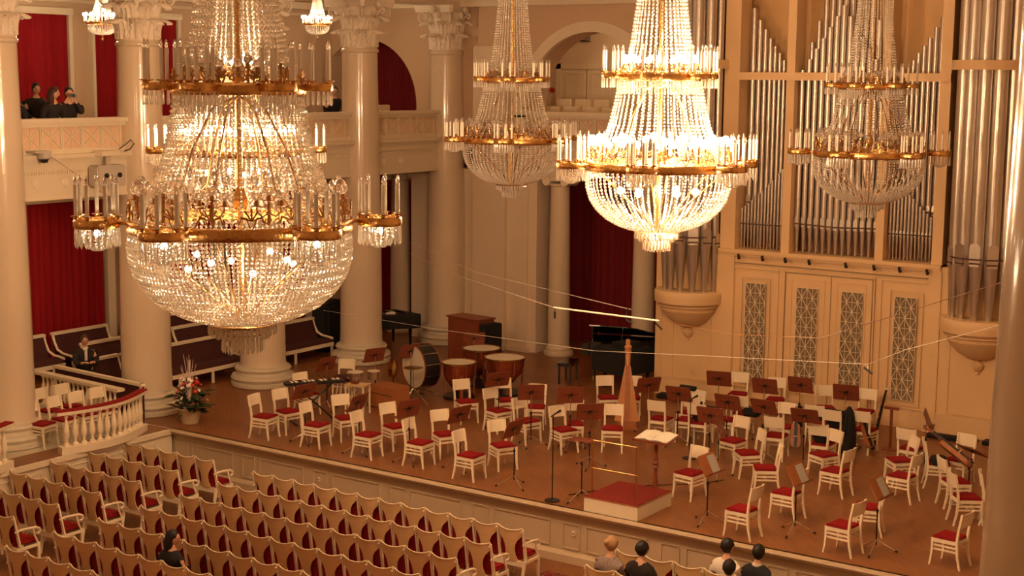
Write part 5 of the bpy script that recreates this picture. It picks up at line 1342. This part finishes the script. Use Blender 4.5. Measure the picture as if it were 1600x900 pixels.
# ------------------------------------------------------------------ chandeliers
def prism_fringe(r, n, z, L, rad=.0075):
    m_ = MB()
    for k in range(n):
        a = 2*PI*k/n; m_.tube([(r*math.cos(a), r*math.sin(a), z), (r*math.cos(a), r*math.sin(a), z-L*.35), (r*math.cos(a), r*math.sin(a), z-L*.85), (r*math.cos(a), r*math.sin(a), z-L)], [rad*.5, rad, rad*1.2, .001], 5, cap=False)
        m_.tube([(r*math.cos(a), r*math.sin(a), z+.012), (r*math.cos(a), r*math.sin(a), z)], [.003, .003], 4, cap=False)
    return m_
def beads(strands, spacing, r, hl, seg=6):
    m_ = MB()
    for pts in strands:
        pts = [Vector(p) for p in pts]; acc = 0; d_ = 0
        seglen = [(pts[i+1]-pts[i]).length for i in range(len(pts)-1)]; tot = sum(seglen); s_ = spacing/2
        while s_ < tot:
            q = s_; i = 0
            while i < len(seglen)-1 and q > seglen[i]: q -= seglen[i]; i += 1
            f_ = q/seglen[i]; c = pts[i].lerp(pts[i+1], f_); t = (pts[i+1]-pts[i]).normalized()
            u = t.orthogonal().normalized(); w_ = t.cross(u); a0 = (s_*37) % 1.0
            ring = []
            vs = [c + t*hl]
            for (zz, rr) in ((.35, 1.0), (-.35, 1.0)):
                for k in range(seg):
                    a = a0+2*PI*k/seg; vs.append(c + t*hl*zz + (u*math.cos(a)+w_*math.sin(a))*r*rr)
            vs.append(c - t*hl)
            fs = [(0, 1+k, 1+(k+1) % seg) for k in range(seg)] + [(1+k, 1+seg+k, 1+seg+(k+1) % seg, 1+(k+1) % seg) for k in range(seg)] + [(1+2*seg, 1+seg+(k+1) % seg, 1+seg+k) for k in range(seg)]
            m_.add(vs, fs); s_ += spacing
    return m_
def ringof(n, prof, a0=0):
    return [[(r*math.cos(a0+2*PI*k/n), r*math.sin(a0+2*PI*k/n), z) for r, z in prof] for k in range(n)]
def candle_mesh(h, lit):
    m_ = MB().lathe([(.0155, 0), (.0155, h)], 10)
    m_.cur = 1; m_.lathe([(.006, h), (.013, h+.012), (.014, h+.03), (.008, h+.055), (0, h+.07)], 8)
    m_.cur = 2; m_.lathe([(.0, -.02), (.012, -.02), (.02, -.012), (.018, -.004), (.040, 0), (.043, .007), (.018, .008)], 10)
    return m_.mesh('candle', ['litcandle' if lit else 'candle', 'glass', 'gold'], True, False)
def globe(rad, lit):
    m_ = MB().lathe([(0, -rad)] + [(rad*math.sin(PI*k/8), -rad*math.cos(PI*k/8)) for k in range(1, 8)] + [(0, rad)], 10)
    return m_.mesh('globe_bulb', 'lit' if lit else 'glass', True, False)
CME = {}
def ch_meshes():
    if CME: return CME
    g = CME
    g['top'] = beads(ringof(52, [(.16, 4.5), (.24, 2.6), (.30, 1.9), (.36, 1.45), (.42, 1.14)]), .040, .0125, .019).mesh('crystal_chains', 'crystal', fix=False)
    g['skirt'] = beads(ringof(70, [(.50, 1.02), (.53, .8), (.60, .5), (.70, .25), (.84, .04)], .03), .038, .012, .018).mesh('crystal_skirt', 'crystal', fix=False)
    bp = [(.85, -.04), (.875, -.14), (.865, -.27), (.82, -.41), (.74, -.53), (.62, -.635), (.48, -.71), (.37, -.75), (.27, -.77)]
    g['basket'] = beads(ringof(126, bp), .037, .0135, .019).mesh('crystal_basket', 'crystal', fix=False)
    g['top_'] = beads(ringof(36, [(.16, 4.5), (.24, 2.6), (.30, 1.9), (.36, 1.45), (.42, 1.14)]), .044, .0125, .019).mesh('crystal_chains', 'crystal', fix=False)
    g['skirt_'] = beads(ringof(44, [(.50, 1.02), (.53, .8), (.60, .5), (.70, .25), (.84, .04)], .03), .042, .012, .018).mesh('crystal_skirt', 'crystal', fix=False)
    g['basket_'] = beads(ringof(68, bp), .041, .0125, .019).mesh('crystal_basket', 'crystal', fix=False)
    g['basket2'] = beads(ringof(28, [(r-.03, z+.03) for r, z in bp[4:]], .1) , .034, .013, .016).mesh('crystal_bowl_lining', 'crystal', fix=False)
    m_ = MB().lathe([(.84, -.05), (.875, -.05), (.885, -.035), (.885, .035), (.875, .05), (.84, .05), (.84, -.05)], 96, cap=False); g['ring'] = m_.mesh('lower_ring', 'gold', True, True)
    m_ = MB().lathe([(.48, 1.02), (.515, 1.02), (.525, 1.035), (.525, 1.095), (.515, 1.11), (.48, 1.11), (.48, 1.02)], 72, cap=False); g['uring'] = m_.mesh('upper_ring', 'gold', True, True)
    # scrolls and palmettes standing on the rings
    def crest(R, n, z, s_):
        m_ = MB()
        for k in range(n):
            a = 2*PI*k/n; T = rot(a) @ TR(R, 0, z)
            st = len(m_.v)
            for sg in (-1, 1):
                pts = [(0, sg*(.01 + .045*t*s_/1.0), .0 + .05*s_*math.sin(t*PI*.9)) for t in (0, .35, .7, 1.0)]; m_.tube(pts, .006, 5)
                m_.tube([(0, sg*(.06*s_+.018*math.cos(q)), .03*s_+.018*math.sin(q)) for q in [x*PI/3 for x in range(6)]], .005, 4)
            for q in range(5):
                an = PI*(q+.5)/5; m_.tube([(0, 0, .03*s_), (0, .045*s_*math.cos(an), .03*s_+.05*s_*math.sin(an))], [.006, .009], 5)
            m_.v[st:] = [tuple(T @ Vector(v)) for v in m_.v[st:]]
        return m_
    g['crest'] = crest(.865, 18, .05, 1.9).mesh('scroll_cresting', 'bronze', True); g['ucrest'] = crest(.505, 12, 1.11, 1.4).mesh('scroll_cresting', 'bronze', True)
    m_ = MB().tube([(0, 0, -.79), (0, 0, 4.6)], .022, 8); m_.lathe([(0, .1), (.05, .12), (.07, .2), (.03, .3), (0, .3)], 12); m_.lathe([(0, 1.1), (.05, 1.12), (.06, 1.2), (.03, 1.3), (0, 1.3)], 12); g['stem'] = m_.mesh('stem', 'gold', True)
    m_ = MB().tube([(.04, 0, -.74), (.86, 0, -.03)], .009, 6); g['spoke'] = m_.mesh('spoke', 'bronze', True)
    m_ = MB().tube([(.03, 0, 1.0), (.2, 0, .92), (.36, 0, .6), (.45, 0, .3), (.86, 0, .02)], .009, 6); g['arm'] = m_.mesh('curved_arm', 'bronze', True)
    # pendant
    m_ = prism_fringe(.265, 34, -.795, .085, .009); m_.v += []; st = prism_fringe(.16, 24, -.875, .15, .009); m_.add(st.v, st.f)
    st = prism_fringe(.09, 14, -.905, .13, .008); m_.add(st.v, st.f); st = prism_fringe(.21, 30, -.805, .11, .009); m_.add(st.v, st.f); g['pend'] = m_.mesh('pendant_prisms', 'crystal', False)
    m_ = MB().lathe([(.27, -.785), (.28, -.79), (.27, -.797), (.2, -.795)], 40, cap=False); m_.lathe([(.0, -.765), (.14, -.775), (.27, -.79), (.14, -.795), (0, -.795)], 30); m_.lathe([(.165, -.87), (.172, -.875), (.165, -.881)], 30, cap=False); g['pring'] = m_.mesh('pendant_ring', 'gold', True)
    # candle clusters
    m_ = MB().lathe([(.155, -.035), (.175, -.035), (.182, -.02), (.182, .02), (.175, .035), (.155, .035), (.155, -.035)], 28, cap=False); m_.tube([(-.26, 0, 0), (-.16, 0, 0)], .014, 6)
    for k in range(3): a = k*PI/3; m_.tube([(.16*math.cos(a), .16*math.sin(a), 0), (-.16*math.cos(a), -.16*math.sin(a), 0)], .006, 5)
    g['clus'] = m_.mesh('candle_cluster', 'gold', True)
    m_ = prism_fringe(.168, 22, -.04, .15, .0085); st = beads(ringof(14, [(.13, -.05), (.125, -.12), (.09, -.18), (.03, -.21)]), .03, .011, .014); m_.add(st.v, st.f); g['clusf'] = m_.mesh('prism_fringe', 'crystal', False)
    m_ = MB().lathe([(.115, -.03), (.13, -.03), (.136, -.015), (.136, .015), (.13, .03), (.115, .03), (.115, -.03)], 24, cap=False); m_.tube([(-.12, 0, 0), (-.1, 0, 0)], .012, 6); g['uclus'] = m_.mesh('candle_cluster', 'gold', True)
    m_ = prism_fringe(.125, 18, -.035, .11, .0075); g['uclusf'] = m_.mesh('prism_fringe', 'crystal', False)
    m_ = prism_fringe(.86, 110, -.05, .13, .007); g['rf'] = m_.mesh('ring_fringe', 'crystal', False)
    m_ = prism_fringe(.50, 80, 1.02, .16, .007); g['uf'] = m_.mesh('ring_fringe', 'crystal', False)
    # candelabra
    m_ = MB().tube([(0, 0, .03), (0, 0, .10), (0, 0, .22)], [.016, .012, .014], 7); m_.lathe([(.0, .10), (.025, .12), (.0, .14)], 8)
    for s_ in (-1, 0, 1):
        z = .24 if s_ == 0 else .20
        m_.tube([(0, 0, .12), (0, s_*.05, .09), (0, s_*.09, .13), (0, s_*.095, z-.02)], .007, 6)
        m_.lathe([(.0, 0), (.018, 0), (.016, .04), (.024, .045), (0, .045)], 10, c=(0, s_*.095, z-.03)); m_.lathe([(.018, 0), (.042, .006), (.044, .012), (.02, .008)], 12, c=(0, s_*.095, z-.035), cap=False)
    g['cand'] = m_.mesh('candelabrum', 'bronze', True)
    g['candle0'], g['candle1'] = candle_mesh(.25, False), candle_mesh(.25, True)
    g['globe0'], g['globe1'] = globe(.043, False), globe(.043, True)
    return g
def chandelier(label, loc, lit, ang=0, rz=0, glow=0):
    g = ch_meshes(); L = '1' if lit else '0'
    t = thing('crystal_chandelier', label, 'chandelier', loc, rz, 'large crystal chandeliers')
    D = '' if glow else '_'
    stuff(link('crystal_chains', g['top'+D], t)); stuff(link('crystal_skirt', g['skirt'+D], t)); stuff(link('crystal_basket', g['basket'+D], t)); stuff(link('crystal_bowl_lining', g['basket2'], t))
    stuff(link('ring_fringe', g['uf'], t))
    link('lower_ring', g['ring'], t); link('upper_ring', g['uring'], t); stuff(link('scroll_cresting', g['crest'], t)); stuff(link('scroll_cresting', g['ucrest'], t))
    link('stem', g['stem'], t); link('pendant_ring', g['pring'], t); stuff(link('pendant_prisms', g['pend'], t))
    for k in range(6):
        link('spoke', g['spoke'], t, (0,0,0), ang + k*PI/3 + .3); link('curved_arm', g['arm'], t, (0,0,0), ang + k*PI/3 + .1)
        a = ang + k*PI/3
        c = link('candle_cluster', g['clus'], t, (1.10*math.cos(a), 1.10*math.sin(a), .02), a)
        stuff(link('prism_fringe', g['clusf'], c))
        for q in range(7): b_ = q*2*PI/7+.3; link('candle', g['candle'+L], c, (.158*math.cos(b_), .158*math.sin(b_), .055), 0)
        a2 = ang + (k+.5)*PI/3 if False else ang + k*PI/3
        c = link('candle_cluster', g['uclus'], t, (.60*math.cos(a2), .60*math.sin(a2), 1.08), a2)
        stuff(link('prism_fringe', g['uclusf'], c))
        for q in range(5): b_ = q*2*PI/5+.5; link('candle', g['candle'+L], c, (.122*math.cos(b_), .122*math.sin(b_), .045), 0)
    for k in range(12):
        a = ang + (k+.5)*PI/6
        c = link('candelabrum', g['cand'], t, (.80*math.cos(a), .80*math.sin(a), .04), a)
        for s_ in (-1, 0, 1): link('globe_bulb', g['globe'+L], c, (0, s_*.095, (.24 if s_ == 0 else .20)+.05))
    for k in range(9):
        a = ang + k*2*PI/9; c = link('candelabrum', g['cand'], t, (.42*math.cos(a), .42*math.sin(a), 1.06), a); c.scale = (.8, .8, .8)
        for s_ in (-1, 0, 1): link('globe_bulb', g['globe'+L], c, (0, s_*.095, (.24 if s_ == 0 else .20)+.05))
    if not lit and glow:
        for k in range(8):
            a = k*PI/4+.2; link('globe_bulb', g['globe1'], t, (.42*math.cos(a), .42*math.sin(a), -.26 - .08*(k % 2))).scale = (.6, .6, .6)
        for k in range(3): a = k*2.1; point('chandelier_lamp', (.3*math.cos(a), .3*math.sin(a), -.38), glow, .08, parent=t)
        for k in range(6): a = ang+k*PI/3; link('globe_bulb', g['globe1'], t, (1.10*math.cos(a), 1.10*math.sin(a), -.06)).scale = (.6, .6, .6)
    if lit:
        for k in range(6): a = k*PI/3+.2; point('chandelier_lamp', (1.0*math.cos(a), 1.0*math.sin(a), .55), LP*lit, .08, parent=t)
        for z, p in ((-.30, 800), (.45, 480), (1.55, 240), (-.84, 60)): point('chandelier_lamp', (.03, .03, z), p*lit, .10, parent=t)
        for k in range(6):
            a = k*PI/3+.5; link('globe_bulb', g['globe1'], t, (.45*math.cos(a), .45*math.sin(a), -.30))
    return t
LP = 50
vang = math.radians(0)
def facing(x, y): return math.atan2(-y, -x) + PI/2
chandelier('nearest and largest crystal chandelier at the left, its candles unlit', (-8.37, 8.42, 5.82), False, facing(-8.37, 8.42), glow=16)
chandelier('brilliantly lit crystal chandelier in the centre', (-8.66, 15.75, 5.94), True, facing(-8.66, 15.75)+.35)
chandelier('lit crystal chandelier seen behind the nearest one', (-15.2, 15.25, 5.90), .8, facing(-15.2, 15.25)+.12)
chandelier('unlit crystal chandelier in front of the organ pipes', (-8.74, 22.84, 5.82), False, facing(-8.74, 22.84)+.1)
chandelier('unlit crystal chandelier in the far left corner before the arch', (-15.1, 22.0, 5.86), False, facing(-15.1, 22.0)+.4)
# small gallery chandeliers
SM = {}
def small_ch(label, loc, lit=True, s_=1.0):
    if not SM:
        SM['ring'] = MB().lathe([(.30, -.02), (.32, -.02), (.325, .02), (.30, .025), (.30, -.02)], 40, cap=False).tube([(0, 0, -.3), (0, 0, 1.4)], .012, 6).mesh('ring', 'gold', True)
        SM['cone'] = beads(ringof(26, [(.30, .02), (.20, .2), (.13, .42), (.10, .62)]), .034, .012, .016).mesh('crystal_cone', 'crystal', fix=False)
        SM['bowl'] = beads(ringof(34, [(.30, -.03), (.29, -.10), (.25, -.17), (.16, -.22), (.06, -.235)]), .030, .011, .014).mesh('crystal_bowl', 'crystal', fix=False)
        SM['tail'] = MB().lathe([(0, -.38), (.02, -.36), (.03, -.33), (.01, -.29), (.02, -.25), (0, -.24)], 10).mesh('finial', 'bronze', True)
    t = thing('gallery_chandelier', label, 'chandelier', loc, 0, 'small gallery chandeliers'); t.scale = (s_,)*3
    link('ring', SM['ring'], t); stuff(link('crystal_cone', SM['cone'], t)); stuff(link('crystal_bowl', SM['bowl'], t)); link('finial', SM['tail'], t)
    for k in range(14):
        a = 2*PI*k/14; cm = candle_mesh(.10, lit) if 'c%d' % lit not in SM else SM['c%d' % lit]; SM['c%d' % lit] = cm
        c = link('candle', cm, t, (.36*math.cos(a), .36*math.sin(a), .03))
        gm = SM.get('g%d' % lit) or globe(.034, lit); SM['g%d' % lit] = gm; link('bulb', gm, c, (0, 0, .15))
    if lit:
        for k in range(3): gm = SM['g1']; link('bulb', gm, t, (.09*math.cos(k*2.1), .09*math.sin(k*2.1), .3))
        point('gallery_chandelier_lamp', (0, 0, .75), 15, .08, parent=t); point('gallery_chandelier_lamp', (0, 0, .25), 12, .05, parent=t); point('gallery_chandelier_lamp', (.5, 0, -.3), 9, .05, parent=t)
    return t
small_ch('small lit gallery chandelier at the top left, partly behind a capital', (-24.9, 21.1, 8.02))
small_ch('small lit gallery chandelier left of the fourth column capital', (-25.0, 27.9, 8.22))
small_ch('small unlit chandelier dimly seen before the dark red curtain', (-19.1, 32.6, 3.75), False)

# ------------------------------------------------------------------ wires, microphones, cameras
def wire(label, pts, r=.0035, mat='wire'): return tag(MB().tube(pts, r, 5).build('suspended_wire', mat, None, True), label, 'wire')
t = thing('microphone_bar', 'bright horizontal microphone bar hung on wires before the slim columns', 'microphone bar', (-11.58, 18.0, 3.66))
MB().tube([(0, 0, 0), (1.75, 0, -.02)], .013, 8).build('bar', 'paper', t)
for x_, dz in ((.02, -.16), (1.22, -.1), (1.70, -.14)):
    m_ = MB().tube([(x_, 0, 0), (x_, 0, -.06)], .006, 5); m_.tube([(x_, 0, -.06), (x_+(.0 if x_ < 1 else .10), 0, dz)], .016, 8); m_.build('microphone', 'black', t, True)
MB().tube([(1.22, 0, 0), (1.25, 0, .12)], .01, 6).build('clip', 'black', t)
wire('pale wire sagging from the column row to the left bar end, lower', [(-22.95, 28.9, 2.61), (-17.5, 23.7, 3.02), (-11.58, 18.0, 3.66)])
wire('pale wire from the column row to the microphone bar, upper', [(-22.95, 29.0, 2.85), (-17.0, 23.6, 3.15), (-10.4, 18.2, 3.72)])
wire('thin dark wire running from the bar to the right column', [(-9.83, 18.0, 3.64), (-8.3, 17.2, 3.72), (-6.0, 14.5, 4.3), (-3.4, 12.0, 5.4), (-1.9, 7.4, 6.0)], .0035, 'pipewood')
wire('long pale wire crossing low over the whole orchestra', [(-22.9, 25.67, 1.56), (-17.3, 22.7, 2.10), (-12.2, 20.2, 2.62), (-9.6, 19.9, 2.86), (-7.53, 20.0, 2.98), (-5.6, 16.0, 4.0), (-3.4, 12.0, 5.05), (-1.9, 7.4, 6.0)], .0035)
t = thing('hanging_microphone', 'small dark microphone hanging on a wire before the right organ door', 'microphone', (-7.53, 20.0, 2.96))
MB().tube([(0, 0, 0), (0, 0, -.05)], .006, 5).build('hanger', 'paper', t); MB().tube([(-.06, 0, -.03), (.07, 0, -.11)], .015, 8).build('capsule', 'black', t, True)
t = thing('dome_camera', 'security dome camera under the left balcony ledge', 'camera', (-23.14, 18.12, 5.50))
MB().lathe([(0, 0), (.13, -.01), (.13, -.11), (.10, -.13), (0, -.13)], 20).build('housing', 'grey', t, True); MB().lathe([(.09, -.13), (.07, -.19), (0, -.21)], 16, cap=False).build('dome', 'lens', t, True)
MB().box((-.14, -.28, -.01), (.12, .1, .03)).build('bracket', 'grey', t)
t = thing('projector_box', 'grey twin-lens box hung below the balcony left of the second column', 'projector', (-23.12, 19.62, 4.78))
rbox(-.16, -.36, 0, .14, .36, .42, .03).build('housing', 'grey', t, True)
for yy in (-.16, .17): MB().lathe([(0, 0), (.05, 0), (.05, .03), (0, .03)], 14, axis='x', c=(.14, yy, .22)).build('lens', 'lens', t)
MB().tube([(0, 0, .42), (0, 0, .62)], .05, 8).build('hanger', 'grey', t)
MB().box((-.12, -.25, .60), (.12, .22, .70)).build('top_box', 'white', t)
wire('dark cable looped on the balcony ledge above the twin-lens box', [(-23.1, 19.9, 5.5), (-23.0, 20.0, 5.6), (-23.0, 20.12, 5.68), (-23.0, 20.2, 5.6), (-23.0, 20.1, 5.5), (-23.0, 19.95, 5.46)], .012, 'black')
wire('thin dark wire draped diagonally below the dome camera', [(-23.1, 18.2, 5.45), (-22.4, 18.9, 4.7), (-22.0, 19.5, 4.3)], .005, 'pipewood')
